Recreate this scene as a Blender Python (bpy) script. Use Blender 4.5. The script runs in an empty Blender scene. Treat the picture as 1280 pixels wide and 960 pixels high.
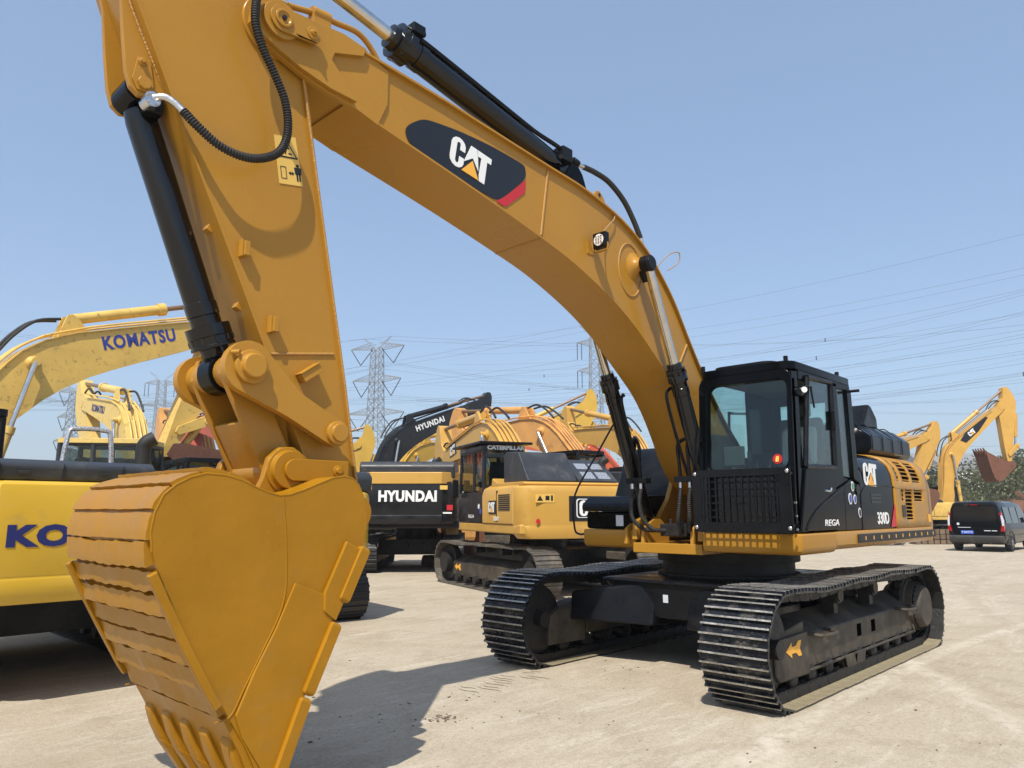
import bpy, bmesh, math, random
from mathutils import Vector, Matrix, geometry
R = math.radians
random.seed(7)
scene = bpy.context.scene
COL = scene.collection
V = Vector

# ------------------------------------------------------------------ materials
MATS = {}
def mat(name, col, rough=.5, metal=0., noise=0., nscale=4., bump=0., bscale=30., coat=0., dirt=0., dirtcol=(.32, .27, .2), dscale=1.5, spec=.5):
    if name in MATS: return MATS[name]
    m = bpy.data.materials.new(name); m.use_nodes = True
    nt = m.node_tree; N = nt.nodes; L = nt.links
    b = N['Principled BSDF']
    b.inputs['Roughness'].default_value = rough
    b.inputs['Metallic'].default_value = metal
    b.inputs['Specular IOR Level'].default_value = spec
    if coat: b.inputs['Coat Weight'].default_value = coat; b.inputs['Coat Roughness'].default_value = .08
    tc = N.new('ShaderNodeTexCoord')
    src = None
    rgb = N.new('ShaderNodeRGB'); rgb.outputs[0].default_value = (*col, 1); src = rgb.outputs[0]
    if noise:
        n = N.new('ShaderNodeTexNoise'); n.inputs['Scale'].default_value = nscale; n.inputs['Detail'].default_value = 6
        L.new(tc.outputs['Object'], n.inputs['Vector'])
        mr = N.new('ShaderNodeMapRange'); mr.inputs[1].default_value = .3; mr.inputs[2].default_value = .7
        mr.inputs[3].default_value = 1 - noise; mr.inputs[4].default_value = 1 + noise
        L.new(n.outputs['Fac'], mr.inputs[0])
        mx = N.new('ShaderNodeVectorMath'); mx.operation = 'SCALE'
        L.new(src, mx.inputs[0]); L.new(mr.outputs[0], mx.inputs['Scale']); src = mx.outputs[0]
        mr2 = N.new('ShaderNodeMapRange'); mr2.inputs[1].default_value = .3; mr2.inputs[2].default_value = .7
        mr2.inputs[3].default_value = max(.03, rough - .12); mr2.inputs[4].default_value = min(1, rough + .12)
        L.new(n.outputs['Fac'], mr2.inputs[0]); L.new(mr2.outputs[0], b.inputs['Roughness'])
    if dirt:
        n = N.new('ShaderNodeTexNoise'); n.inputs['Scale'].default_value = dscale; n.inputs['Detail'].default_value = 10
        n.inputs['Roughness'].default_value = .68
        L.new(tc.outputs['Object'], n.inputs['Vector'])
        cr = N.new('ShaderNodeMapRange'); cr.inputs[1].default_value = .62 - dirt * .25; cr.inputs[2].default_value = .72
        cr.inputs[3].default_value = 0; cr.inputs[4].default_value = .85
        L.new(n.outputs['Fac'], cr.inputs[0])
        mix = N.new('ShaderNodeMix'); mix.data_type = 'RGBA'
        L.new(cr.outputs[0], mix.inputs[0]); L.new(src, mix.inputs[6]); mix.inputs[7].default_value = (*dirtcol, 1)
        src = mix.outputs[2]
    L.new(src, b.inputs['Base Color'])
    if bump:
        n = N.new('ShaderNodeTexNoise'); n.inputs['Scale'].default_value = bscale; n.inputs['Detail'].default_value = 4
        L.new(tc.outputs['Object'], n.inputs['Vector'])
        bp = N.new('ShaderNodeBump'); bp.inputs['Strength'].default_value = bump; bp.inputs['Distance'].default_value = .02
        L.new(n.outputs['Fac'], bp.inputs['Height']); L.new(bp.outputs[0], b.inputs['Normal'])
    MATS[name] = m
    return m

def glass(name, tint, refl=.9, body=.0):
    m = bpy.data.materials.new(name); m.use_nodes = True
    nt = m.node_tree; N = nt.nodes; L = nt.links
    N.remove(N['Principled BSDF'])
    out = N['Material Output']
    tr = N.new('ShaderNodeBsdfTransparent'); tr.inputs[0].default_value = (*tint, 1)
    gl = N.new('ShaderNodeBsdfGlossy'); gl.inputs['Roughness'].default_value = .02; gl.inputs[0].default_value = (refl, refl, refl, 1)
    lw = N.new('ShaderNodeLayerWeight'); lw.inputs[0].default_value = .5
    pw = N.new('ShaderNodeMath'); pw.operation = 'POWER'; pw.inputs[1].default_value = 4.5; L.new(lw.outputs['Facing'], pw.inputs[0])
    fr = N.new('ShaderNodeMath'); fr.operation = 'MULTIPLY_ADD'; fr.inputs[1].default_value = .90; fr.inputs[2].default_value = .035; L.new(pw.outputs[0], fr.inputs[0])
    mx = N.new('ShaderNodeMixShader')
    L.new(fr.outputs[0], mx.inputs[0]); L.new(tr.outputs[0], mx.inputs[1]); L.new(gl.outputs[0], mx.inputs[2])
    L.new(mx.outputs[0], out.inputs[0])
    MATS[name] = m
    return m

gold   = mat('fresh_gold_paint', (.405, .200, .024), rough=.30, noise=.05, nscale=1.3, bump=.05, bscale=55, spec=.3, dirt=.10, dirtcol=(.33, .18, .05), dscale=.9)
goldb  = mat('gold_paint_over_worn_steel', (.345, .158, .006), rough=.36, noise=.07, nscale=3, bump=.14, bscale=14, spec=.26, dirt=.22, dirtcol=(.31, .16, .03), dscale=2.2)
gold2  = mat('gold_weld', (.42, .22, .05), rough=.45, bump=.5, bscale=90)
black  = mat('gloss_black_paint', (.0025, .003, .004), rough=.10, noise=.1, nscale=2, spec=.10, dirt=.05, dirtcol=(.015, .014, .012), dscale=1.2)
cyl_black = mat('gloss_black_cylinder_paint', (.003, .0035, .005), rough=.13, noise=.25, nscale=2.5, spec=.5, dirt=.06, dirtcol=(.015, .014, .012))
satin  = mat('satin_black_paint', (.006, .0065, .008), rough=.34, noise=.2, nscale=5, bump=.06, spec=.22, dirt=.15, dirtcol=(.03, .028, .024))
shoe_t = mat('worn_glint_grouser_edge', (.46, .44, .39), rough=.30, metal=.5, noise=.3, nscale=14, bump=.3, bscale=60, dirt=.8, dirtcol=(.02, .022, .027), dscale=9)  # worn steel tips, colour lightened to paint in bright glints
shoe_m = mat('black_painted_track_steel', (.006, .008, .012), rough=.30, noise=.25, nscale=7, bump=.25, bscale=35, dirt=.42, dirtcol=(.17, .155, .13), dscale=5)
shoe_in= mat('dusty_track_inner_face', (.26, .215, .13), rough=.85, noise=.2, nscale=6, bump=.3)
frame_m= mat('dusty_black_frame', (.040, .035, .029), rough=.55, noise=.25, nscale=3, bump=.15, spec=.3, dirt=.8, dirtcol=(.13, .105, .075), dscale=2.5)
dark   = mat('greasy_dark_steel', (.012, .011, .010), rough=.6, noise=.3, nscale=8, bump=.3)
rubber = mat('black_rubber', (.018, .017, .016), rough=.6, noise=.2, nscale=10)
chrome = mat('chrome_rod', (.62, .60, .57), rough=.14, metal=1, noise=.1, nscale=6)
steel  = mat('zinc_fitting', (.62, .62, .62), rough=.28, metal=1, noise=.1, nscale=30)
white  = mat('white_vinyl', (.80, .80, .78), rough=.5)
red    = mat('red_vinyl', (.50, .018, .025), rough=.45)
yellowv= mat('amber_vinyl', (.85, .42, .05), rough=.5)
lyellow= mat('label_yellow', (.72, .46, .10), rough=.5)
inkm   = mat('black_vinyl', (.008, .010, .014), rough=.4)
voidm  = mat('painted_recess_shade', (.001, .001, .001), rough=.9, spec=0)  # near-black colour that paints the shade inside the frame openings
navy   = mat('navy_vinyl', (.012, .018, .12), rough=.45)
lens   = mat('lamp_lens', (.75, .74, .72), rough=.2, noise=.2, nscale=60)
seatm  = mat('cab_interior_grey', (.045, .05, .055), rough=.7)
liner  = mat('cab_lining', (.10, .10, .10), rough=.8)
silver = mat('silver_tape', (.55, .55, .56), rough=.3, metal=.7, noise=.2, nscale=40, bump=.3)
bluel  = mat('blue_boom_lettering', (.03, .045, .26), rough=.5)
bluesk = mat('blue_sticker', (.05, .08, .35), rough=.5)
greensk= mat('green_sticker', (.06, .25, .13), rough=.5)
greysk = mat('grey_sticker', (.55, .58, .62), rough=.5)
gl_cab = glass('cab_glass', (.81, .905, .88))
gl_dark= glass('tinted_glass', (.66, .70, .68))

# ------------------------------------------------------------------ mesh builder
class MB:
    def __init__(s, M=None):
        s.v = []; s.f = []; s.M = M or Matrix.Identity(4)
    def add(s, vs, fs):
        o = len(s.v)
        s.v += [s.M @ V(p) for p in vs]
        s.f += [[i + o for i in f] for f in fs]
        return s
    def box(s, x0, x1, y0, y1, z0, z1, T=None):
        vs = [(x, y, z) for x in (x0, x1) for y in (y0, y1) for z in (z0, z1)]
        if T is not None: vs = [T @ V(p) for p in vs]
        return s.add(vs, [[0, 1, 3, 2], [4, 6, 7, 5], [0, 4, 5, 1], [2, 3, 7, 6], [0, 2, 6, 4], [1, 5, 7, 3]])
    def hexa(s, bottom, top):
        return s.add(list(bottom) + list(top), [[0, 3, 2, 1], [4, 5, 6, 7]] + [[i, (i + 1) % 4, 4 + (i + 1) % 4, 4 + i] for i in range(4)])
    def cyl(s, p0, p1, r0, r1=None, n=24):
        p0, p1 = V(p0), V(p1); r1 = r0 if r1 is None else r1
        d = (p1 - p0).normalized(); a = d.orthogonal().normalized(); b = d.cross(a)
        vs = [p0 + (a * math.cos(t) + b * math.sin(t)) * r0 for t in [2 * math.pi * i / n for i in range(n)]]
        vs += [p1 + (a * math.cos(t) + b * math.sin(t)) * r1 for t in [2 * math.pi * i / n for i in range(n)]]
        return s.add(vs, [[i, (i + 1) % n, n + (i + 1) % n, n + i] for i in range(n)] + [list(range(n))[::-1], list(range(n, 2 * n))])
    def lathe(s, p0, d, prof, n=28):
        """prof: list of (distance along d, radius)"""
        p0 = V(p0); d = V(d).normalized(); a = d.orthogonal().normalized(); b = d.cross(a)
        vs = []
        for h, r in prof:
            for i in range(n):
                t = 2 * math.pi * i / n
                vs.append(p0 + d * h + (a * math.cos(t) + b * math.sin(t)) * r)
        m = len(prof); fs = []
        for j in range(m - 1):
            for i in range(n):
                fs.append([j * n + i, j * n + (i + 1) % n, (j + 1) * n + (i + 1) % n, (j + 1) * n + i])
        fs.append(list(range(n))[::-1]); fs.append([(m - 1) * n + i for i in range(n)])
        return s.add(vs, fs)
    def tube(s, pts, r, n=10, sm=6, rib=0, pitch=.02):
        P = [V(p) for p in pts]
        if sm > 1 and len(P) > 2:
            Q = []
            for i in range(len(P) - 1):
                a, b, c, d = P[max(i - 1, 0)], P[i], P[i + 1], P[min(i + 2, len(P) - 1)]
                for k in range(sm):
                    t = k / sm
                    Q.append(.5 * ((2 * b) + (c - a) * t + (2 * a - 5 * b + 4 * c - d) * t * t + (3 * b - a - 3 * c + d) * t ** 3))
            Q.append(P[-1]); P = Q
        if rib:
            D = [0]
            for i in range(1, len(P)): D.append(D[-1] + (P[i] - P[i - 1]).length)
            tot = D[-1]; k = int(tot / (pitch / 4)); Q = []; j = 0
            for i in range(k + 1):
                x = tot * i / k
                while j < len(P) - 2 and D[j + 1] < x: j += 1
                Q.append(P[j].lerp(P[j + 1], (x - D[j]) / max(1e-9, D[j + 1] - D[j])))
            P = Q
        m = len(P); vs = []; a = None
        for i in range(m):
            d = (P[min(i + 1, m - 1)] - P[max(i - 1, 0)]).normalized()
            a = d.orthogonal().normalized() if a is None else (a - d * a.dot(d)).normalized()
            b = d.cross(a)
            rr = r if not rib else r * (1 + (rib if i % 4 in (1, 2) else -rib))
            vs += [P[i] + (a * math.cos(2 * math.pi * k / n) + b * math.sin(2 * math.pi * k / n)) * rr for k in range(n)]
        fs = [[i * n + k, i * n + (k + 1) % n, (i + 1) * n + (k + 1) % n, (i + 1) * n + k] for i in range(m - 1) for k in range(n)]
        fs += [list(range(n))[::-1], [(m - 1) * n + k for k in range(n)]]
        return s.add(vs, fs)
    def prism(s, poly, a0, a1, plane='XZ', scale1=None):
        n = len(poly)
        def P(p, a):
            return (p[0], a, p[1]) if plane == 'XZ' else ((a, p[0], p[1]) if plane == 'YZ' else (p[0], p[1], a))
        vs = [P(p, a0) for p in poly] + [P(p, a1) for p in poly]
        fs = [[i, (i + 1) % n, n + (i + 1) % n, n + i] for i in range(n)]
        tris = geometry.tessellate_polygon([[V((p[0], p[1], 0)) for p in poly]])
        fs += [[t[0], t[1], t[2]] for t in tris] + [[n + t[2], n + t[1], n + t[0]] for t in tris]
        return s.add(vs, fs)
    def strip(s, path, y0, y1, t, plane='XZ'):
        """plate following a path in the plane, thickness t to the left of the path"""
        P = [V((p[0], p[1])) for p in path]; m = len(P); off = []
        for i in range(m):
            d = (P[min(i + 1, m - 1)] - P[max(i - 1, 0)]).normalized()
            off.append(P[i] + V((-d.y, d.x)) * t)
        vs = []
        for i in range(m):
            for q, y in ((P[i], y0), (P[i], y1), (off[i], y1), (off[i], y0)):
                vs.append((q.x, y, q.y) if plane == 'XZ' else (y, q.x, q.y))
        fs = [[i * 4 + k, i * 4 + (k + 1) % 4, i * 4 + 4 + (k + 1) % 4, i * 4 + 4 + k] for i in range(m - 1) for k in range(4)]
        fs += [[0, 3, 2, 1], [(m - 1) * 4 + k for k in range(4)]]
        return s.add(vs, fs)
    def frame(s, o, u, v, ou, inn, d):
        """rectangular ring in plane (o,u,v): outer/inner = (u0,u1,v0,v1); depth vector d"""
        o, u, v, d = V(o), V(u), V(v), V(d)
        def q(b): return [o + u * b[0] + v * b[2], o + u * b[1] + v * b[2], o + u * b[1] + v * b[3], o + u * b[0] + v * b[3]]
        A = q(ou); B = q(inn); vs = A + B + [p + d for p in A] + [p + d for p in B]
        fs = []
        for i in range(4):
            j = (i + 1) % 4
            fs += [[i, j, 4 + j, 4 + i], [8 + j, 8 + i, 12 + i, 12 + j], [j, i, 8 + i, 8 + j], [4 + i, 4 + j, 12 + j, 12 + i]]
        return s.add(vs, fs)
    def build(s, name, m, parent=None, bevel=0, label=None, flat=False, ang=32, seg=2, weld=False):
        me = bpy.data.meshes.new(name)
        me.from_pydata([tuple(p) for p in s.v], [], s.f)
        bm = bmesh.new(); bm.from_mesh(me)
        if weld: bmesh.ops.remove_doubles(bm, verts=bm.verts, dist=.0005)
        bmesh.ops.recalc_face_normals(bm, faces=bm.faces)
        bm.to_mesh(me); bm.free()
        if not flat:
            me.polygons.foreach_set('use_smooth', [True] * len(me.polygons))
            me.set_sharp_from_angle(angle=R(ang))
        me.materials.append(m)
        o = bpy.data.objects.new(name, me); COL.objects.link(o)
        if parent: o.parent = parent
        if bevel:
            bv = o.modifiers.new('Bevel', 'BEVEL'); bv.width = bevel; bv.segments = seg; bv.limit_method = 'ANGLE'; bv.angle_limit = R(35)
            bv.harden_normals = True
        if label: o['label'] = label
        return o

def thing(name, label, cat, loc=(0, 0, 0), rz=0, group=None):
    o = bpy.data.objects.new(name, None); COL.objects.link(o)
    o.location = loc; o.rotation_euler = (0, 0, rz); o.empty_display_size = .3
    o['label'] = label; o['category'] = cat
    if group: o['group'] = group
    return o
def tag(o, label=None, cat=None, group=None, kind=None):
    if label: o['label'] = label
    if cat: o['category'] = cat
    if group: o['group'] = group
    if kind: o['kind'] = kind
    return o

# ------------------------------------------------------------------ marks and lettering
def polys(name, plist, m, parent, o, u, v, t=.003, M=None, label=None):
    """flat extruded outlines; plist of 2-D polygons; placed at o with axes u, v"""
    o, u, v = V(o), V(u), V(v); n = u.cross(v).normalized()
    mb = MB(M)
    for k, pl in enumerate(plist):
        c = len(pl)
        vs = [o + u * p[0] + v * p[1] for p in pl] + [o + u * p[0] + v * p[1] + n * t for p in pl]
        tris = geometry.tessellate_polygon([[V((p[0], p[1], 0)) for p in pl]])
        fs = [[i, (i + 1) % c, c + (i + 1) % c, c + i] for i in range(c)] + [list(q) for q in tris] + [[c + i for i in q][::-1] for q in tris]
        mb.add(vs, fs)
    return mb.build(name, m, parent, flat=True, label=label)

def text(name, body, m, parent, o, u, v, height, width=None, bold=0., t=.003, M=None, shear=0., align='LEFT', spacing=1.0):
    """raised lettering: converted from the built-in font to a mesh"""
    cu = bpy.data.curves.new(name, 'FONT'); cu.body = body; cu.offset = bold; cu.extrude = .5; cu.shear = shear
    cu.space_character = spacing; cu.resolution_u = 3
    tmp = bpy.data.objects.new(name, cu); COL.objects.link(tmp)
    dg = bpy.context.evaluated_depsgraph_get(); dg.update()
    me = bpy.data.meshes.new_from_object(tmp.evaluated_get(dg))
    bpy.data.objects.remove(tmp); bpy.data.curves.remove(cu)
    xs = [q.co.x for q in me.vertices]; ys = [q.co.y for q in me.vertices]
    x0, x1, y0, y1 = min(xs), max(xs), min(ys), max(ys)
    sy = height / (y1 - y0); sx = (width / (x1 - x0)) if width else sy
    o, u, v = V(o), V(u).normalized(), V(v).normalized(); n = u.cross(v).normalized()
    W = (x1 - x0) * sx
    sh = -W / 2 if align == 'CENTER' else 0
    M = M or Matrix.Identity(4)
    for q in me.vertices:
        c = q.co
        q.co = M @ (o + u * ((c.x - x0) * sx + sh) + v * ((c.y - y0) * sy) + n * ((c.z + .5) * t))
    me.materials.clear(); me.materials.append(m)
    ob = bpy.data.objects.new(name, me); COL.objects.link(ob); ob.parent = parent
    return ob

def rrect(x0, x1, y0, y1, r, n=4):
    P = []
    for cx, cy, a0 in ((x1 - r, y1 - r, 0), (x0 + r, y1 - r, 90), (x0 + r, y0 + r, 180), (x1 - r, y0 + r, 270)):
        for k in range(n + 1):
            a = R(a0 + 90 * k / n); P.append((cx + r * math.cos(a), cy + r * math.sin(a)))
    return P
def circ(cx, cy, r, n=24, ry=None):
    return [(cx + r * math.cos(2 * math.pi * k / n), cy + (ry or r) * math.sin(2 * math.pi * k / n)) for k in range(n)]

def chaikin(P, r=.16, it=2):
    for _ in range(it):
        Q = []
        for i in range(len(P)):
            a, b = P[i], P[(i + 1) % len(P)]
            L_ = math.hypot(b[0] - a[0], b[1] - a[1]); t = min(.25, r * .12 / max(L_, 1e-6)) if L_ > .05 else .25
            Q += [(a[0] + (b[0] - a[0]) * t, a[1] + (b[1] - a[1]) * t), (b[0] - (b[0] - a[0]) * t, b[1] - (b[1] - a[1]) * t)]
        P = Q
    return P
def arc(cx, cy, rx, ry, a0, a1, n=6):
    return [(cx + rx * math.cos(R(a0 + (a1 - a0) * k / n)), cy + ry * math.sin(R(a0 + (a1 - a0) * k / n))) for k in range(n + 1)]
# unit logo: 1 high, about 1.35 wide; C, A, T and the triangle
LC = arc(.22, .76, .22, .24, 10, 180) + arc(.22, .24, .22, .24, 180, 350) + [(.437, .40), (.285, .40)] + \
     arc(.225, .23, .060, .09, 0, -180, 5) + arc(.225, .77, .060, .09, 180, 0, 5) + [(.285, .62), (.44, .62)]
LA = [(.47, .0), (.60, 1.0), (.80, 1.0), (.93, .0), (.92, .10), (.705, .55), (.50, .28)]
LA = [(.445, .34), (.60, 1.0), (.815, 1.0), (.925, .30), (.70, .62)]
LT = [(.80, 1.0), (1.30, 1.0), (1.30, .80), (1.165, .80), (1.165, .0), (.99, .0), (.958, .20), (.972, .80), (.84, .80)]
TRI = [(.40, .0), (.96, .0), (.70, .52)]
def cat_logo(parent, o, u, v, h, M=None, w=1.0, dark_tri=False):
    u = V(u).normalized() * h * w; v = V(v).normalized() * h
    polys('logo_letters', [LC, LA, LT], white, parent, o, u, v, .004, M)
    polys('logo_triangle', [TRI], yellowv, parent, V(o) + u.cross(v).normalized() * .001, u, v, .005, M)

SUN = V((.59, .34, 1)).normalized()
# ================================================================== THE BIG EXCAVATOR (origin: its swing centre on the ground, +X forward, +Y its left)
hero = thing('excavator', 'largest gold and black crawler excavator standing nearest, bucket resting on the ground', 'excavator')

# ---- running gear
TH = .93
def track_path():
    """closed outline of the belt's outer plate face, counter-clockwise seen from +Y ... (X, Z)"""
    r = TH / 2; pts = []
    top = [(1.75, TH - .0), (1.2, TH - .035), (.8, TH - .028), (.39, TH), (.0, TH - .02), (-.3, TH - .01), (-.62, TH + .01), (-1.0, TH - .006), (-1.4, TH - .02), (-1.75, TH - .004)]
    # start front bottom
    for k in range(13):
        a = R(-90 + 180 * k / 12); pts.append((2.0 + (r - .01) * .95 * math.cos(a), r + r * math.sin(a)))
    pts += top
    for k in range(13):
        a = R(90 + 180 * k / 12); pts.append((-2.0 + (r + .0) * .95 * math.cos(a), r + r * math.sin(a)))
    for k in range(1, 12): pts.append((-2.0 + 4.0 * k / 12, .0))
    return pts
def resample(pts, n):
    P = [V((p[0], p[1])) for p in pts] + [V((pts[0][0], pts[0][1]))]
    # smooth corners slightly
    D = [0]
    for i in range(1, len(P)): D.append(D[-1] + (P[i] - P[i - 1]).length)
    tot = D[-1]; out = []; j = 0
    for i in range(n):
        x = tot * i / n
        while D[j + 1] < x: j += 1
        out.append(P[j].lerp(P[j + 1], (x - D[j]) / (D[j + 1] - D[j])))
    return out, tot
NSH = 49
tp, tlen = resample(track_path(), NSH)
pitch = tlen / NSH
def shoe_mesh():
    """one triple-grouser shoe: local x along the belt, y across, z outward"""
    mb = MB(); h = pitch / 2
    prof = [(-h + .002, -.018), (h - .010, -.018), (h - .002, -.006), (h - .006, .0), (h - .022, .004), (h - .026, .032), (h - .044, .032), (h - .050, .002),
            (.014, .002), (.009, .030), (-.009, .030), (-.014, .002), (-h + .052, .002), (-h + .046, .032), (-h + .028, .032), (-h + .022, .002), (-h + .006, .002), (-h - .010, -.008)]
    ys = [-.302, .302]
    n = len(prof); vs = []
    for y in ys:
        for p in prof: vs.append((p[0], y, p[1] * (1 if abs(y) < .28 else 1)))
    fs = [[i, (i + 1) % n, n + (i + 1) % n, n + i] for i in range(n)]
    tris = geometry.tessellate_polygon([[V((p[0], p[1], 0)) for p in prof]])
    fs += [list(t) for t in tris] + [[n + i for i in t][::-1] for t in tris]
    mb.add(vs, fs)
    for y in (-.105, -.045, .045, .105):
        for x in (-.055, .055):
            mb.cyl((x * .62, y, -.002), (x * .62, y, .012), .017, n=6)
    return mb
track_parts = []
for side in (1, -1):
    yc = side * 1.30
    belt = MB()
    # link rails of the chain just inside the shoes
    inner = [V((p.x, p.y)) for p in tp]
    cen = V((0, TH / 2))
    for k in range(NSH):
        a = tp[k]; b = tp[(k + 1) % NSH]; d = (b - a).normalized(); nrm = V((-d.y, d.x))
        for y in (-.13, -.05, .05, .13):
            q = [a - d * .01 + nrm * .022, b + d * .01 + nrm * .022, b + nrm * .10 - d * .02, a + nrm * .10 + d * .02]
            q = [(p.x, p.y) for p in q]
            belt.prism(q, yc + y - .018, yc + y + .018)
        c = a + nrm * .062
        belt.cyl((c.x, yc - .15, c.y), (c.x, yc + .15, c.y), .026, n=8)
    chain = belt.build('track_chain', dark, hero)
    first = None; low = None
    for k in range(NSH):
        a = tp[k]; b = tp[(k + 1) % NSH]; m = (a + b) / 2; d = (b - a)
        ang = math.atan2(d.y, d.x)
        if first is None:
            sm = shoe_mesh()
            first = sm.build('track_shoe', shoe_m, chain, bevel=.003, seg=1)
            first.data.materials.append(shoe_in); first.data.materials.append(shoe_t)
            for p in first.data.polygons:
                if p.normal.z < -.9 and p.center.z < -.01: p.material_index = 1
                if p.normal.z > .9 and p.center.z > .02: p.material_index = 2
            o = first; low = first.data
            up_ = low.copy(); up_.materials[1] = dark; o.data = up_
        else:
            o = first.copy(); COL.objects.link(o); o.parent = chain
        # local z must point outward: outward normal = (d.y,-d.x)
        X = V((d.x, 0, d.y)).normalized(); Z = V((d.y, 0, -d.x)).normalized(); Y = Z.cross(X)
        jit = random.uniform(-.006, .006)
        o.matrix_basis = Matrix(((X.x, Y.x, Z.x, m.x), (X.y, Y.y, Z.y, yc + jit), (X.z, Y.z, Z.z, m.y), (0, 0, 0, 1)))
    for o in chain.children:
        if o.matrix_basis.translation.z < .06: o.data = low
    # track frame with sloped top, side pads and flat patches painted as opening shade
    yo = yc + side * .10; yi = yc - side * .16
    def ybox(mb, x0, x1, ya, yb, z0, z1): mb.box(x0, x1, min(ya, yb), max(ya, yb), z0, z1)
    fr = MB()
    prof = [(yi, .24), (yo, .20), (yo, .50), (yo - side * .05, .535), (yi, .66)]
    if side < 0: prof = prof[::-1]
    fr.prism(prof, -1.82, 1.22, plane='YZ')
    fr.box(-1.84, 1.22, min(yo, yo + side * .03), max(yo, yo + side * .03), .175, .205)
    fr.box(-1.86, -1.80, min(yi, yo + side * .02), max(yi, yo + side * .02), .18, .58)
    fr.build('track_frame', frame_m, hero, bevel=.018)
    gd = MB()
    prof = [(1.24, .16), (1.86, .17), (1.93, .24), (1.93, .46), (1.86, .52), (1.24, .53)]
    gd.prism(prof, min(yo - side * .01, yo + side * .025), max(yo - side * .01, yo + side * .025))
    gd.prism([(1.24, .17), (1.88, .18), (1.86, .48), (1.70, .56), (1.24, .62)], min(yi, yo - side * .012), max(yi, yo - side * .012))
    g = gd.build('idler_guard', frame_m, hero, bevel=.02)
    AR = [(0, .5), (.36, 1), (.36, .72), (.62, .72), (.80, 1.0), (1.0, 1.0), (.88, .5), (1.0, 0), (.80, 0), (.62, .28), (.36, .28), (.36, 0)]
    if side > 0:
        polys('direction_arrow', [AR], yellowv, g, (1.73, yo + .026, .345), (-.32, 0, 0), (0, 0, .13), .003)
    else:
        polys('direction_arrow', [AR], yellowv, g, (1.43, yo - .026, .345), (.32, 0, 0), (0, 0, .13), .003)
    for hx in (-.08, -.50):
        MB().box(hx - .055, hx + .055, min(yo + side * .001, yo + side * .004), max(yo + side * .001, yo + side * .004), .335, .455).build('frame_opening_shade', voidm, hero)  # no hole cut: a flat black patch paints the shade inside
    for sx in (1.0, -1.45):
        st = MB(); y2 = yo + side * .13
        st.tube([(sx + .19, yo, .50), (sx + .15, y2, .49), (sx - .15, y2, .49), (sx - .19, yo, .50)], .018, n=8, sm=5)
        ybox(st, sx - .17, sx + .17, y2 - side * .004, y2 + side * .012, .43, .50)
        st.build('step', frame_m, hero)
    # idler wheel
    idl = MB()
    idl.lathe((1.98, yc - .10, TH / 2), (0, 1, 0), [(0, .08), (0, .30), (.015, .355), (.05, .355), (.055, .375), (.145, .375), (.15, .355), (.185, .355), (.20, .30), (.20, .08)], n=36)
    idl.cyl((1.98, yc - .2, TH / 2), (1.98, yc + .2, TH / 2), .08)
    idl.build('idler_wheel', dark, hero)
    # sprocket and final drive
    sp = MB(); n = 22; pr = []
    for k in range(n * 2):
        rr = .40 if k % 2 else .345; a = math.pi * k / n + .08; pr.append((-2.0 + rr * math.cos(a), TH / 2 + rr * math.sin(a)))
    sp.prism(pr, yc - .035, yc + .035)
    sk = sp.build('sprocket', dark, hero)
    fd = MB(); dd = (0, side, 0)
    fd.lathe((-2.02, yc - side * .22, TH / 2), dd, [(0, .22), (.10, .30), (.20, .31), (.27, .31), (.275, .29), (.36, .285), (.365, .25), (.42, .235), (.44, .22), (.44, .02)], n=40)
    fdo = fd.build('final_drive', frame_m, hero, bevel=.006)
    bl = MB(); bl.lathe((-2.02, yc - side * .22, TH / 2), dd, [(.355, .24), (.355, .283), (.366, .283), (.366, .24)], n=32)
    for k in range(24):
        a = 2 * math.pi * k / 24; c = V((-2.02 + .268 * math.cos(a), yc - side * .22 + side * .362, TH / 2 + .268 * math.sin(a)))
        bl.cyl(c, c + V((0, side * .016, 0)), .012, n=6)
    bl.build('bolt_ring', satin, fdo)
    # rollers
    for k in range(9):
        x = 1.55 - k * .40
        ro = MB(); ro.lathe((x, yc - .12, .155), (0, 1, 0), [(0, .045), (.02, .082), (.06, .082), (.065, .06), (.175, .06), (.18, .082), (.22, .082), (.24, .045)], n=20)
        ro.box(x - .04, x + .04, yc + side * .10 - .014, yc + side * .10 + .014, .13, .21)
        ro.build('bottom_roller', dark, hero)
    for x in (.39, -.62):
        cr = MB(); cr.lathe((x, yc - .10, TH - .15), (0, 1, 0), [(0, .07), (.0, .085), (.04, .085), (.05, .065), (.15, .065), (.16, .085), (.20, .085), (.20, .03)], n=22)
        cr.box(x - .05, x + .05, yc - .06, yc + .06, .60, TH - .14)
        c = cr.build('carrier_roller', dark, hero)
        MB().lathe((x, yc + side * .10, TH - .15), (0, side, 0), [(0, .055), (.012, .055), (.012, .068), (.02, .068), (.02, .03)], n=22).build('roller_cap', frame_m, c)
    rg = MB()
    for gx in (.28, .05): rg.prism([(gx + .1, .05), (gx + .16, .2), (gx - .16, .2), (gx - .1, .05), (gx, .03)], min(yc + side * .13, yc + side * .145), max(yc + side * .13, yc + side * .145))
    rg.build('roller_guard', frame_m, hero, bevel=.005)

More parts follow.
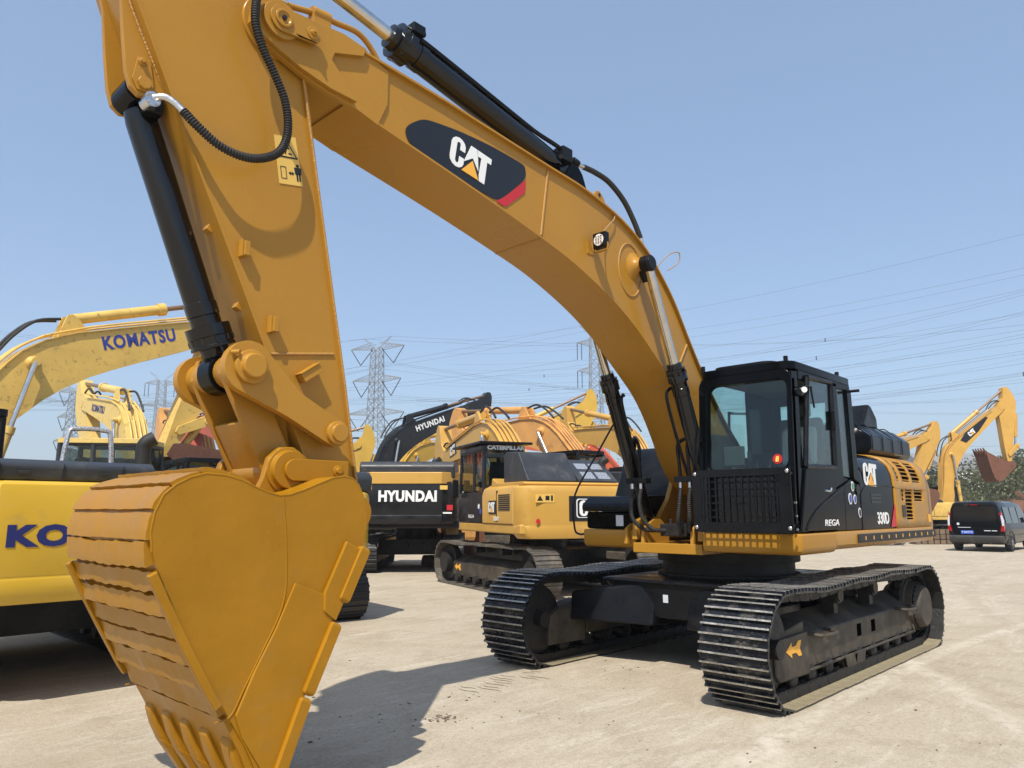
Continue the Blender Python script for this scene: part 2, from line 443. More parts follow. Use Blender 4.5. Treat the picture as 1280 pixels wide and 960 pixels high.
# ---- car body
cb = MB()
for sx in (1, -1):
    for sy in (1, -1):
        b = [(sx * .35, sy * .2, .36), (sx * 1.30, sy * .2, .42), (sx * 1.52, sy * 1.16, .42), (sx * .75, sy * 1.16, .40)]
        t = [(sx * .35, sy * .2, .92), (sx * 1.20, sy * .2, .86), (sx * 1.46, sy * 1.16, .72), (sx * .75, sy * 1.16, .72)]
        cb.hexa(b, t)
cb.box(-1.25, 1.25, -.75, .75, .50, .86)
cb.box(-1.29, 1.29, -.85, .85, .845, .885)
cbo = cb.build('car_body', satin, hero, bevel=.02)
MB().box(1.252, 1.256, -.09, -.03, .66, .74).build('part_tag', greysk, cbo)
MB().lathe((0, 0, .885), (0, 0, 1), [(0, .80), (.03, .80), (.03, .74), (.16, .74), (.16, .80), (.27, .80), (.27, .2)], n=64).build('swing_ring', dark, hero, bevel=.004)

# ---- upper frame
uf = MB()
uf.box(-2.75, 1.30, -.42, .42, 1.165, 1.27)
prof = [(-.02, 0), (.02, -.04)]
# left platform: rounded lower lip
def lip(y0, y1, x, zt=1.40, zb=1.20):
    P = [(x - .9, zb), (x - .06, zb), (x - .02, zb + .02), (x, zb + .06), (x, zt - .02), (x - .01, zt), (x - .9, zt)]
    return P
side_prof = [(.44, 1.22), (1.40, 1.22), (1.45, 1.235), (1.475, 1.27), (1.48, 1.38), (1.47, 1.40), (.44, 1.40)]
uf.prism(side_prof, -2.72, .548, plane='YZ')
# front corner blend
cor = []
for k in range(7):
    a = R(90 * k / 6); cor.append((1.33 + .07 * math.cos(a), 1.41 + .07 * math.sin(a)))
fp = [(.55, .485), (1.40, .485)] + cor + [(.55, 1.48)]
vs = []
for z, k in ((1.20, .07), (1.212, .03), (1.24, .006), (1.27, 0), (1.385, 0), (1.398, .01)):
    for p in fp: vs.append((p[0] - k if p[0] > 1.3 else p[0], p[1] - k if p[1] > 1.3 else p[1], z))
nn_ = len(fp); uf.add(vs, [[j * nn_ + i, j * nn_ + (i + 1) % nn_, (j + 1) * nn_ + (i + 1) % nn_, (j + 1) * nn_ + i] for j in range(5) for i in range(nn_)] + [list(range(nn_))[::-1], [5 * nn_ + i for i in range(nn_)]])
uf.prism(lip(0, 0, 1.22), -1.16, -.44)
uf.box(-2.7, .1, -1.46, -.44, 1.24, 1.38)
uf.box(.1, .3, -1.18, -.46, 1.245, 1.375)
ufo = uf.build('upper_frame', gold, hero, bevel=.012)
# boom foot brackets
bf = MB()
for y in (-.40, .40):
    bf.prism([(-.35, 1.3), (1.30, 1.3), (1.28, 1.50), (1.05, 1.58), (.85, 1.52), (.62, 1.75), (.42, 2.12), (.25, 2.2), (.05, 2.1), (-.25, 1.7)], y - .03, y + .03)
for y in (-.52, -.30, .30, .52):
    bf.prism([(.78, 1.25), (1.30, 1.25), (1.28, 1.42), (1.08, 1.52), (.95, 1.52), (.80, 1.42)], y - .02, y + .02)
bf.build('boom_bracket', gold, ufo, bevel=.008)
# edge strip with marks
es = MB(); es.box(-2.78, -.02, 1.478, 1.497, 1.275, 1.365)
eso = es.build('edge_bumper', rubber, ufo, bevel=.006)
ys = MB()
for k in range(11): ys.box(-.22 - k * .245, -.20 - k * .245, 1.4975, 1.5, 1.30, 1.34)
ys.build('bumper_mark', yellowv, eso)

# ---- side body: black front panels, gold rear panels, counterweight
bodyprof = [(.70, 1.40), (1.455, 1.40), (1.458, 1.86), (1.445, 2.02), (1.405, 2.13), (1.33, 2.21), (1.22, 2.255), (1.05, 2.275), (.70, 2.28)]
body_r = [(-p[0], p[1]) for p in bodyprof][::-1]
sb = MB(); sb.prism(bodyprof, -1.36, -.27, plane='YZ')
side_black = sb.build('front_side_panel', black, hero, bevel=.012)
# gold rear panel made of frames round real louvre openings
sg = MB()
# curved shell following the profile with openings left out
cells = [(-2.72, -1.36)]
def wall(mb, x0, x1, i0, i1, prof=bodyprof, th=.03):
    P = prof[i0:i1 + 1]
    mb.strip(P, x0, x1, -th if False else th, plane='YZ')
def lerp_prof(z):
    for a, b in zip(bodyprof[1:-1], bodyprof[2:]):
        if a[1] <= z <= b[1]:
            t = (z - a[1]) / (b[1] - a[1]); return (a[0] + (b[0] - a[0]) * t, z)
    return bodyprof[-2]
ZL = [1.40, 1.50, 1.70, 1.725, 1.86, 1.90, 1.955, 2.02, 2.08, 2.13, 2.17, 2.21, 2.255, 2.275]
XL = [-1.36, -1.42, -1.50, -1.60, -1.70, -1.74, -2.02, -2.09, -2.44, -2.52, -2.62, -2.72]
def opening(x, z):
    if 1.955 < z < 2.21 and (-1.50 > x > -1.60 or -1.70 > x > -2.02 or -2.09 > x > -2.44): return True
    if 1.725 < z < 1.86 and (-1.60 > x > -1.70 or -1.74 > x > -2.02 or -2.09 > x > -2.44): return True
    if 1.50 < z < 1.725 and (-1.74 > x > -2.02): return True
    return False
verts = []; faces = []
for zi in range(len(ZL)):
    y, z = lerp_prof(ZL[zi]) if ZL[zi] > 1.40 else (1.455, 1.40)
    for x in XL: verts.append((x, y, z))
nx = len(XL)
for zi in range(len(ZL) - 1):
    for xi in range(nx - 1):
        if opening((XL[xi] + XL[xi + 1]) / 2, (ZL[zi] + ZL[zi + 1]) / 2): continue
        faces.append([zi * nx + xi, zi * nx + xi + 1, (zi + 1) * nx + xi + 1, (zi + 1) * nx + xi])
me = bpy.data.meshes.new('rear_side_panel'); me.from_pydata(verts, [], faces)
me.materials.append(gold); me.polygons.foreach_set('use_smooth', [True] * len(me.polygons)); me.set_sharp_from_angle(angle=R(40))
side_gold = bpy.data.objects.new('rear_side_panel', me); COL.objects.link(side_gold); side_gold.parent = hero
so = side_gold.modifiers.new('Solid', 'SOLIDIFY'); so.thickness = .03; so.offset = 0
ls = MB()
for x0, x1, zs in ((-1.60, -1.50, (1.97, 2.02, 2.07, 2.12, 2.165)), (-2.02, -1.70, (1.97, 2.02, 2.07, 2.12, 2.165, 2.20)), (-2.44, -2.09, (1.97, 2.02, 2.07, 2.12, 2.165, 2.20)),
                   (-1.70, -1.60, (1.76, 1.81)), (-2.02, -1.74, (1.52, 1.565, 1.61, 1.655, 1.70, 1.745, 1.79, 1.835)), (-2.44, -2.09, (1.745, 1.79, 1.835))):
    for z in zs:
        y = lerp_prof(z)[0]
        ls.hexa([(x0 + .01, y + .012, z), (x1 - .01, y + .012, z), (x1 - .01, y - .05, z + .022), (x0 + .01, y - .05, z + .022)],
                [(x0 + .01, y + .012, z + .007), (x1 - .01, y + .012, z + .007), (x1 - .01, y - .05, z + .029), (x0 + .01, y - .05, z + .029)])
ls.build('louvre_slats', gold, side_gold)
MB().box(-1.70, -1.58, 1.4745, 1.48, 1.53, 1.67).build('panel_latch', inkm, side_gold, bevel=.006)
MB().box(-2.72, -1.36, 1.4585, 1.476, 1.872, 1.884).build('panel_groove', gold2, side_gold)
MB().box(-2.68, -.30, .9, 1.36, 1.42, 1.90).build('engine_bay', inkm, hero)
core = MB(); core.prism([(-1.40, 1.38), (.9, 1.38), (.9, 2.24), (-1.22, 2.24), (-1.38, 2.05)], -2.72, -.30, plane='YZ'); core.build('engine_cover', satin, hero, bevel=.03)
cw = MB()
P = [(-1.46, 1.30), (1.44, 1.30), (1.455, 1.5), (1.455, 1.90), (1.41, 2.10), (1.32, 2.20), (1.18, 2.26), (-1.18, 2.26), (-1.40, 2.12), (-1.46, 1.9)]
n = len(P); vs = []
for x, s_, dz in ((-2.725, 1, 0), (-2.88, .995, 0), (-3.0, .97, 0), (-3.12, .90, .01), (-3.22, .78, .02), (-3.30, .55, .03), (-3.34, .2, .04)):
    for p in P: vs.append((x, p[0] * s_, 1.22 + (p[1] - 1.30) * (1.04 / .96) - (dz if p[1] > 2 else -dz)))
fs = [[j * n + i, j * n + (i + 1) % n, (j + 1) * n + (i + 1) % n, (j + 1) * n + i] for j in range(6) for i in range(n)] + [list(range(n)), [6 * n + i for i in range(n)][::-1]]
cw.add(vs, fs); cwo = cw.build('counterweight', gold, hero, bevel=.02, ang=40)
MB().box(-2.70, -2.60, 1.474, 1.478, 1.46, 1.56).build('caution_sticker', yellowv, side_gold)
# right side body (mostly hidden)
rb = MB(); rb.prism(body_r, -2.72, .0, plane='YZ'); rb.build('right_side_body', gold, hero, bevel=.012)
# marks on the side
cat_logo(side_black, (-.40, 1.4585, 1.88), (-1, 0, -.02), (0, 0, 1), .25, w=1.28)
text('model_number', '330D', white, side_black, (-.74, 1.4585, 1.455), (-1, 0, 0), (0, 0, 1), .135, .38, bold=.03)
polys('red_stripe', [[(-1.17, 1.42), (-1.34, 1.42), (-1.355, 1.44), (-1.355, 1.69)]], red, side_black, (0, 1.4625, 0), (1, 0, 0), (0, 0, 1), -.004)
sv = MB()
for k in range(3): sv.box(-.90, -.58, 1.4585, 1.462, 1.69 + k * .04, 1.712 + k * .04)
sv.build('side_vent', inkm, side_black)
cl = MB(); cl.tube([(-.29, 1.458, 1.80), (-.40, 1.4585, 1.86), (-.62, 1.459, 1.885), (-1.36, 1.459, 1.885)], .007, n=6); cl.build('panel_seam', satin, side_black)
# air intake box on top
ab = MB(); bp = [(.35, 2.28), (1.16, 2.28), (1.22, 2.34), (1.22, 2.52), (1.02, 2.68), (.35, 2.70)]
vs = []
for x, k in ((-1.32, .80), (-1.42, 1), (-3.0, 1), (-3.12, .86)):
    for p in bp: vs.append((x, .35 + (p[0] - .35) * k, 2.26 + (p[1] - 2.26) * k))
n = len(bp); fs = [[j * n + i, j * n + (i + 1) % n, (j + 1) * n + (i + 1) % n, (j + 1) * n + i] for j in range(3) for i in range(n)] + [list(range(n)), [3 * n + i for i in range(n)][::-1]]
ab.add(vs, fs); abo = ab.build('engine_hood', black, hero, bevel=.02)
for k in range(4):
    hv = MB(); x0 = -1.52 - k * .38
    hv.hexa([(x0, 1.2205, 2.35), (x0 - .30, 1.2205, 2.35), (x0 - .30, 1.2205, 2.51), (x0, 1.2205, 2.51)], [(x0, 1.226, 2.35), (x0 - .30, 1.226, 2.35), (x0 - .30, 1.226, 2.51), (x0, 1.226, 2.51)])
    hv.build('hood_grille', inkm, abo, bevel=.004)
    hr = MB(); hr.box(x0 + .03, x0 + .05, .5, 1.21, 2.50, 2.70); 
    hr2 = MB(); hr2.strip([(1.228, 2.34), (1.228, 2.52), (1.03, 2.688), (.4, 2.708)], x0 + .03, x0 + .055, -.012, plane='YZ'); hr2.build('hood_rib', satin, abo)
pc = MB(); pc.prism([(-2.0, 2.70), (-2.62, 2.70), (-2.60, 2.86), (-2.42, 3.0), (-2.30, 3.02), (-2.18, 2.88)], .55, .95); pc.build('exhaust_cowl', satin, hero, bevel=.03)
hr = MB()
hr.tube([(-.6, -.2, 2.28), (-.6, -.2, 2.78), (-.75, -.2, 2.85), (-2.0, -.2, 2.87), (-2.1, -.2, 2.28)], .018, n=8); hr.build('handrail', satin, hero)

# ---- right front box
rt = MB(); rt.box(.25, 1.18, -1.15, -.48, 1.405, 1.60); bo = rt.build('tool_box', black, hero, bevel=.03)
rt = MB(); rt.prism([(1.25, 1.602), (1.25, 1.68), (1.12, 1.77), (.2, 1.80), (.2, 1.602)], -1.17, -.46); rt.build('tool_box_lid', satin, hero, bevel=.03)
MB().box(1.181, 1.186, -.72, -.62, 1.44, 1.56).build('box_label', greysk, bo)
ta = MB(); ta.prism([(.25, 1.8), (.02, 2.30), (-.15, 2.42), (-1.2, 2.42), (-1.2, 1.4), (.25, 1.4)], -1.42, -.52); ta.build('tank_cover', satin, hero, bevel=.04)
mr = MB(); mr.tube([(1.18, -1.12, 1.36), (1.22, -1.22, 1.34), (1.24, -1.28, 1.42), (1.22, -1.28, 1.80), (1.02, -1.08, 2.3), (.86, -.93, 2.68)], .012, n=8); mr.build('mirror_arm', satin, hero)

# ---- cab
cab = MB()
FX, BX, YL, YR, ZB, ZT = 1.40, -.24, 1.45, .47, 1.405, 3.03
def pill(mb, p, q, r): mb.tube([p, q], r, n=8, sm=1)
def bar(mb, p, q, w, d, up=(0, 0, 1)):
    p, q = V(p), V(q); a = (q - p).normalized(); s_ = a.cross(V(up)).normalized() if abs(a.dot(V(up))) < .95 else V((1, 0, 0)); t = s_.cross(a).normalized()
    mb.hexa([p + s_ * w / 2 + t * d / 2, p - s_ * w / 2 + t * d / 2, p - s_ * w / 2 - t * d / 2, p + s_ * w / 2 - t * d / 2],
            [q + s_ * w / 2 + t * d / 2, q - s_ * w / 2 + t * d / 2, q - s_ * w / 2 - t * d / 2, q + s_ * w / 2 - t * d / 2])
# front face ring pieces: pillar outlines in YZ, thickness in X following a slight lean
def fx(z): return FX - max(0, z - 1.95) * .085
def front_ring():
    mb = MB()
    out = rrect(YR, YL, 1.405, 2.97, .11, 5)
    inn = rrect(YR + .09, YL - .045, 1.99, 2.86, .10, 5)
    n = len(out)
    vs = [(fx(z), y, z) for y, z in out] + [(fx(z), y, z) for y, z in inn] + [(fx(z) - .10, y, z) for y, z in out] + [(fx(z) - .10, y, z) for y, z in inn]
    fs = []
    for i in range(n):
        j = (i + 1) % n
        fs += [[i, j, n + j, n + i], [2 * n + j, 2 * n + i, 3 * n + i, 3 * n + j], [j, i, 2 * n + i, 2 * n + j], [n + i, n + j, 3 * n + j, 3 * n + i]]
    mb.add(vs, fs); return mb
cab_body = front_ring()
# side (left) : lower door panel, pillars, upper rail
def sidepoly(pts, y0=YL - .05, y1=YL): cab_body.prism(pts, y0, y1)
sidepoly([(fx(1.4) - .02, 1.405), (fx(2.9) - .02, 2.93), (fx(2.9) - .16, 2.95), (fx(2.06) - .24, 2.04), (fx(1.9) - .26, 1.405)])   # A pillar
sidepoly([(.44, 1.405), (.40, 2.95), (.18, 2.95), (.16, 1.96), (.20, 1.405)])
sidepoly([(-.14, 1.94), (-.12, 2.92), (-.24, 2.92), (BX - .04, 1.90)])
sidepoly([(1.15, 2.86), (1.15, 2.97), (-.20, 3.0), (-.22, 2.90)])
sidepoly([(.20, 1.405), (.16, 1.96), (-.14, 1.90), (-.27, 1.88), (-.27, 1.405)])
# right side pillars and rear wall with windows
cab_body.prism([(1.34, 1.405), (1.28, 2.95), (1.16, 2.95), (1.22, 1.405)], YR, YR + .05)
cab_body.prism([(.30, 1.405), (.30, 2.95), (-.24, 2.95), (-.27, 1.405)], YR, YR + .05)
cab_body.prism([(1.3, 1.405), (1.3, 2.02), (.3, 2.02), (.3, 1.405)], YR, YR + .05)
cab_body.box(BX - .03, BX + .02, YR + .05, YL - .05, 1.405, 2.28)
cab_body.box(BX, BX + .03, YR + .05, YL - .05, 2.80, 3.0)
cab_body.box(BX, BX + .03, YR + .05, YR + .18, 2.27, 2.82); cab_body.box(BX, BX + .03, YL - .18, YL - .05, 2.27, 2.82)
cab_body.box(BX, FX - .12, YR + .04, YL - .04, 1.405, 1.46)
cabo = cab_body.build('cab', black, hero, bevel=.014)
rf = MB()
rf.prism(rrect(BX - .02, fx(3) + .01, YR - .005, YL + .01, .12, 6), 2.955, 3.03, plane='XY'); rf.build('cab_roof', black, hero, bevel=.03, seg=3)
rf = MB(); rf.prism(rrect(BX + .15, 1.22, YR + .1, YL - .22, .12, 6), 3.02, 3.075, plane='XY'); rf.build('roof_hatch', satin, cabo, bevel=.025, seg=3)
lin = MB(); lin.box(BX + .05, 1.25, YR + .06, YL - .06, 2.92, 2.95); lin.build('headliner', liner, cabo)
# door
dr = MB(); 
dr.prism([(1.345, 1.42), (1.16, 2.0), (.43, 2.03), (.455, 1.42)], YL + .002, YL + .022)
do = dr.build('cab_door', black, hero, bevel=.012)
dfr = MB()
for a, b in (((1.14, 2.02), (.97, 2.90)), ((.97, 2.90), (.37, 2.92)), ((.37, 2.92), (.41, 2.04)), ((.41, 2.04), (1.14, 2.02))):
    dfr.tube([(a[0], YL + .012, a[1]), (b[0], YL + .012, b[1])], .026, n=8, sm=1)
dfr.build('door_window_frame', satin, do)
MB().prism([(1.13, 2.03), (.975, 2.89), (.385, 2.91), (.42, 2.05)], YL + .004, YL + .008).build('door_window', gl_cab, do)
MB().tube([(.75, YL + .03, 1.80), (.62, YL + .03, 1.80), (.60, YL + .03, 1.83)], .012, n=8).build('door_handle', steel, do)
text('door_lettering', 'REGA', white, do, (.80, YL + .023, 1.46), (-1, 0, .0), (0, 0, 1), .062, .36, bold=.012, shear=.2)
rw = MB(); rw.prism([(.155, 1.97), (.165, 2.88), (-.115, 2.90), (-.135, 1.95)], YL - .03, YL - .024); rw.build('rear_side_window', gl_cab, hero)
fw = MB(); fw.hexa([(fx(2.0) - .045, YR + .08, 1.98), (fx(2.0) - .045, YL - .04, 1.98), (fx(2.87) - .045, YL - .04, 2.87), (fx(2.87) - .045, YR + .08, 2.87)],
                   [(fx(2.0) - .051, YR + .08, 1.98), (fx(2.0) - .051, YL - .04, 1.98), (fx(2.87) - .051, YL - .04, 2.87), (fx(2.87) - .051, YR + .08, 2.87)])
fwo = fw.build('windscreen', gl_cab, hero)
MB().box(.30, 1.2, YR + .02, YR + .026, 2.02, 2.93).build('right_window', gl_cab, hero)
MB().box(BX + .012, BX + .018, YR + .16, YL - .16, 2.27, 2.82).build('rear_window', gl_cab, hero)
MB().cyl((fx(2.08) - .044, 1.285, 2.09), (fx(2.08) - .040, 1.285, 2.09), .047, n=28).build('number_disc', red, fwo)
text('number_eight', '8', mat('sticker_yellow', (.95, .75, .10), .5), fwo, (fx(2.05) - .0385, 1.285, 2.062), (0, 1, 0), (.0, 0, 1), .055, .036, bold=.03, align='CENTER', shear=.15)
# fender curve line and stickers at the door rear
MB().tube([(1.24, YL + .024, 1.43), (1.17, YL + .024, 1.50), (1.0, YL + .024, 1.60), (.7, YL + .024, 1.71), (.35, YL + .024, 1.82), (.0, YL + .012, 1.92)], .011, n=6).build('door_moulding', satin, do)
for nm, (x, z), r_, m1, m2 in (('round_sticker', (-.055, 1.86), .042, greensk, white), ('round_sticker', (.035, 1.73), .048, bluesk, white), ('round_sticker', (-.10, 1.725), .040, bluesk, white), ('round_sticker', (-.215, 1.585), .042, white, inkm)):
    d = polys(nm, [circ(x, z, r_, 28, r_ * 1.25)], m2 if m2 != inkm else white, cabo, (0, YL + .004, 0), (1, 0, 0), (0, 0, 1), -.003)
    polys('sticker_print', [circ(x, z, r_ * .72, 24, r_ * .92)], m1 if m2 != inkm else inkm, cabo, (0, YL + .006, 0), (1, 0, 0), (0, 0, 1), -.003)
MB().cyl((-.20, YL, 1.83), (-.20, YL + .012, 1.83), .055, n=24).build('door_stop', satin, cabo)
# side door rear panel handle, hinge, wiper, lamps
hd = MB(); hd.box(.40, .44, YL + .02, YL + .06, 2.42, 2.62); hd.build('door_hinge', satin, do, bevel=.01)
wp = MB(); wp.tube([(1.16, YL + .04, 2.78), (1.05, YL + .05, 2.80), (.96, YL + .05, 2.80)], .008, n=6, sm=3); wp.tube([(.99, YL + .05, 2.80), (.93, YL + .05, 2.60)], .010, n=6, sm=1)
wp.cyl((1.15, YL + .02, 2.72), (1.22, YL + .03, 2.73), .03, n=12); wp.build('grab_arm', satin, cabo)
lb = MB(); lb.cyl((1.14, YL + .02, 2.745), (1.20, YL + .075, 2.745), .028, n=14); lb.build('marker_lamp', lens, cabo)
for x, y in ((1.28, YR + .04), (1.22, YL - .08), (.0, YL - .05)):
    MB().cyl((x, y, 3.0), (x, y, 3.09), .022, n=10).build('roof_stud', satin, cabo)
MB().cyl((-.23, YL, 2.90), (-.24, YL + .09, 2.90), .016, n=10).build('rear_stud', satin, cabo)
wi = MB(); wi.box(FX - .02, FX + .03, YR - .03, YR + .05, 2.30, 2.44); wi.tube([(FX + .03, YR + .0, 2.40), (FX + .06, YR - .01, 2.1), (FX + .05, YR - .02, 2.0)], .012, n=6)
wi.tube([(FX + .04, YR + .05, 2.38), (FX + .06, YR + .03, 2.15), (FX + .04, YR + .0, 1.99)], .009, n=6); wi.build('wiper', satin, hero)
# interior
st = MB(); st.prism([(.05, 1.65), (.62, 1.65), (.66, 1.82), (.60, 1.88), (.22, 1.86), (.10, 2.05), (.02, 2.62), (-.06, 2.62), (-.08, 1.9)], .72, 1.20)
st.box(-.06, .02, .84, 1.08, 2.62, 2.80); st.box(.15, .5, .82, 1.1, 1.46, 1.66); so_ = st.build('seat', seatm, cabo, bevel=.04, seg=3)
ar = MB()
for y in (.64, 1.28):
    ar.box(.12, .62, y - .05, y + .05, 1.72, 1.98); ar.tube([(.58, y, 1.98), (.60, y, 2.16)], .016, n=8, sm=1); ar.cyl((.60, y, 2.14), (.61, y, 2.24), .026, .02, n=10)
ar.build('armrest', seatm, cabo, bevel=.01)
mo = MB(); mo.box(1.02, 1.06, .58, .80, 2.06, 2.26); mo.box(1.02, 1.05, .66, .70, 1.5, 2.08); mo.build('monitor', seatm, cabo, bevel=.01)
lv = MB()
for y in (.88, 1.02): lv.tube([(1.05, y, 1.46), (1.0, y, 1.8), (.92, y, 2.12)], .012, n=6)
lv.build('travel_lever', satin, cabo)
pl_ = MB(); pl_.prism([(-.05, 2.05), (-.05, 2.55), (.10, 2.50), (.16, 2.1)], .78, 1.16); pl_.build('seat_wrap', silver and greysk, cabo, bevel=.05, seg=3)
# guard in front of the lower windscreen
gx = FX + .135; YR += .055; YL += .055
gd = MB()
gd.frame((gx, 0, 0), (0, 1, 0), (0, 0, 1), (YR - .04, YL - .02, 1.405, 2.0), (YR + .05, YL - .14, 1.50, 1.93), (.012, 0, 0))
gdo = gd.build('windscreen_guard', satin, hero, bevel=.003)
gr = MB()
for k in range(12):
    y = YR + .07 + k * (YL - .14 - YR - .09) / 11; gr.box(gx - .004, gx + .008, y - .009, y + .009, 1.50, 1.93)
for k in range(6):
    z = 1.545 + k * .068; gr.box(gx - .012, gx - .0045, YR + .05, YL - .14, z - .008, z + .008)
gr.build('guard_grid', satin, gdo)
cb_ = MB()
for y, z in ((YR - .01, 1.965), (YL - .05, 1.965), (YR - .01, 1.45), (YL - .05, 1.45)): cb_.lathe((gx + .012, y, z), (1, 0, 0), [(0, .018), (.008, .018), (.014, .010), (.015, .002)], n=14)
for z in (1.5, 1.62, 1.74): cb_.lathe((gx - .05, YL - .012, z - .06), (1, 0, 0), [(0, .012), (.02, .012)], n=10)
cb_.build('guard_bolt', steel, gdo)
for y in (YR + .02, YL - .08):
    for z in (1.47, 1.95): MB().box(FX - .02, gx, y - .012, y + .012, z - .012, z + .012).build('guard_bracket', satin, gdo)
YR -= .055; YL -= .055
MB().box(FX - .02, FX + .0, YR + .02, YL - .02, 1.41, 1.98).build('cab_lower_glass', gl_dark, hero)
# ================================================================== BOOM
BT = [(5.50, 4.80), (5.35, 4.79), (5.20, 4.78), (4.7, 4.745), (4.22, 4.70), (3.48, 4.63), (2.94, 4.58), (2.37, 4.45), (1.95, 4.25), (1.70, 4.05), (1.45, 3.80), (1.17, 3.42), (.84, 3.00), (.64, 2.78), (.42, 2.56), (.14, 2.33)]
BB = [(.42, 1.80), (.72, 1.95), (.92, 2.17), (1.07, 2.42), (1.24, 2.67), (1.43, 2.88), (1.66, 3.06), (1.88, 3.22), (2.21, 3.45), (2.60, 3.65), (3.10, 3.84), (3.55, 3.96), (4.32, 4.135), (5.24, 4.32), (5.55, 4.39)]
def spl(P, k=4):
    out = []
    for i in range(len(P) - 1):
        a, b, c, d = [V(P[max(0, min(len(P) - 1, j))]) for j in (i - 1, i, i + 1, i + 2)]
        for q in range(k):
            t = q / k; p = .5 * ((2 * b) + (c - a) * t + (2 * a - 5 * b + 4 * c - d) * t * t + (3 * b - a - 3 * c + d) * t ** 3); out.append((p.x, p.y))
    out.append(tuple(P[-1])); return out
BTs = spl(BT); BBs = spl(BB)
foot = [(.08, 2.12), (.0, 2.0), (.02, 1.86), (.12, 1.78), (.25, 1.76)]
W = .28
boom = MB(); boom.prism(BTs + foot + BBs, -W + .012, W - .012)
boom.strip(BTs[::-1], -W - .022, W + .022, .018); boom.strip(BBs, -W - .004, W + .004, -.016)
boom.prism([(5.49, 4.385), (5.80, 4.43), (5.86, 4.46), (5.84, 4.62), (5.70, 4.80), (5.49, 4.81)], -.243, .243)
boom_o = boom.build('boom', gold, hero, ang=25)
NO = [(5.42, 4.84), (5.63, 4.86), (5.83, 4.84), (6.01, 4.83), (6.12, 4.83), (6.20, 4.80), (6.27, 4.72), (6.28, 4.62), (6.22, 4.54), (6.10, 4.49), (5.93, 4.43), (5.71, 4.38), (5.47, 4.355), (5.30, 4.31), (5.22, 4.50), (5.22, 4.76), (5.36, 4.80)]
nz = MB()
for s in (1, -1):
    a, b = sorted((s * .245, s * .285)); nz.prism(NO, a, b)
    a, b = sorted((s * .286, s * .318)); nz.prism([(5.44, 4.82), (5.63, 4.845), (5.83, 4.825), (6.01, 4.815), (6.12, 4.815), (6.19, 4.785), (6.255, 4.715), (6.265, 4.625), (6.21, 4.55), (6.09, 4.50), (5.93, 4.445), (5.71, 4.40), (5.50, 4.39), (5.67, 4.57), (5.71, 4.61), (5.69, 4.67), (5.46, 4.755)], a, b)
    a, b = sorted((s * .318, s * .35)); nz.prism(circ(6.10, 4.69, .125, 30), a, b)
nz.build('boom_nose', gold, boom_o, bevel=.008)
np_ = MB()
k = MB(); cap = []
a0 = V((6.10, 4.69)); a1 = V((5.89, 4.69)); 
for t in range(13): an = R(-90 + 180 * t / 12); cap.append((a0.x + .088 * math.cos(an), a0.y + .088 * math.sin(an)))
for t in range(9): an = R(90 + 180 * t / 8); cap.append((a1.x + .065 * math.cos(an), a1.y + .065 * math.sin(an)))
np_.prism(cap, .351, .368); np_.lathe((6.10, .368, 4.69), (0, 1, 0), [(0, .06), (.012, .06), (.014, .045), (.004, .035), (.004, .01)], n=28)
np_.lathe((5.89, .368, 4.69), (0, 1, 0), [(0, .045), (.008, .045), (.009, .022), (.022, .022), (.022, .010), (.035, .009)], n=16)
pn = np_.build('nose_pin_plate', gold, boom_o, bevel=.004)
MB().cyl((6.10, .36, 4.69), (6.10, .385, 4.69), .016, n=12).build('pin_hole', inkm, pn)
MB().cyl((6.10, -.36, 4.69), (6.10, .35, 4.69), .055).build('nose_pin', gold, boom_o)
for a, b in (((5.27, 4.76), (5.33, 4.345)), ((3.45, 4.61), (3.55, 3.975)), ((1.18, 3.38), (1.45, 3.00))):
    MB().tube([(a[0], W - .008, a[1]), (b[0], W - .008, b[1])], .011, n=8, sm=1).build('boom_weld', gold2, boom_o)
for x, z in ((5.33, 4.345), (3.55, 3.955), (1.36, 2.82)): MB().tube([(x, -W, z - .012), (x, W, z - .012)], .011, n=8, sm=1).build('boom_weld', gold2, boom_o)
wl = MB()
wl.tube([(2.21 + .24 * math.cos(R(a)) * .8, W - .010, 3.98 + .27 * math.sin(R(a))) for a in range(0, 361, 20)], .009, n=8, sm=2)
wl.build('boom_weld', gold2, boom_o)
# decal
DEC = [(5.05, 4.36), (5.03, 4.42), (4.93, 4.50), (4.86, 4.535), (4.77, 4.55), (4.5, 4.575), (4.15, 4.58), (3.78, 4.555), (3.745, 4.53), (3.74, 4.43), (3.99, 4.20), (4.10, 4.115), (4.64, 4.20), (4.95, 4.265), (5.02, 4.30)]
YD = W - .009
dc = polys('boom_decal', [chaikin(DEC, .5)], inkm, boom_o, (0, YD, 0), (1, 0, 0), (0, 0, 1), -.003)
RS_ = [(4.10, 4.115), (3.98, 4.205), (3.745, 4.42), (3.755, 4.30), (3.79, 4.27), (3.98, 4.11), (4.02, 4.10)]
polys('red_stripe', [RS_], red, dc, (0, YD + .001, 0), (1, 0, 0), (0, 0, 1), -.003)
cat_logo(dc, (4.625, YD + .0035, 4.275), (-.985, 0, -.16), (-.16, 0, .985), .255, w=1.30)
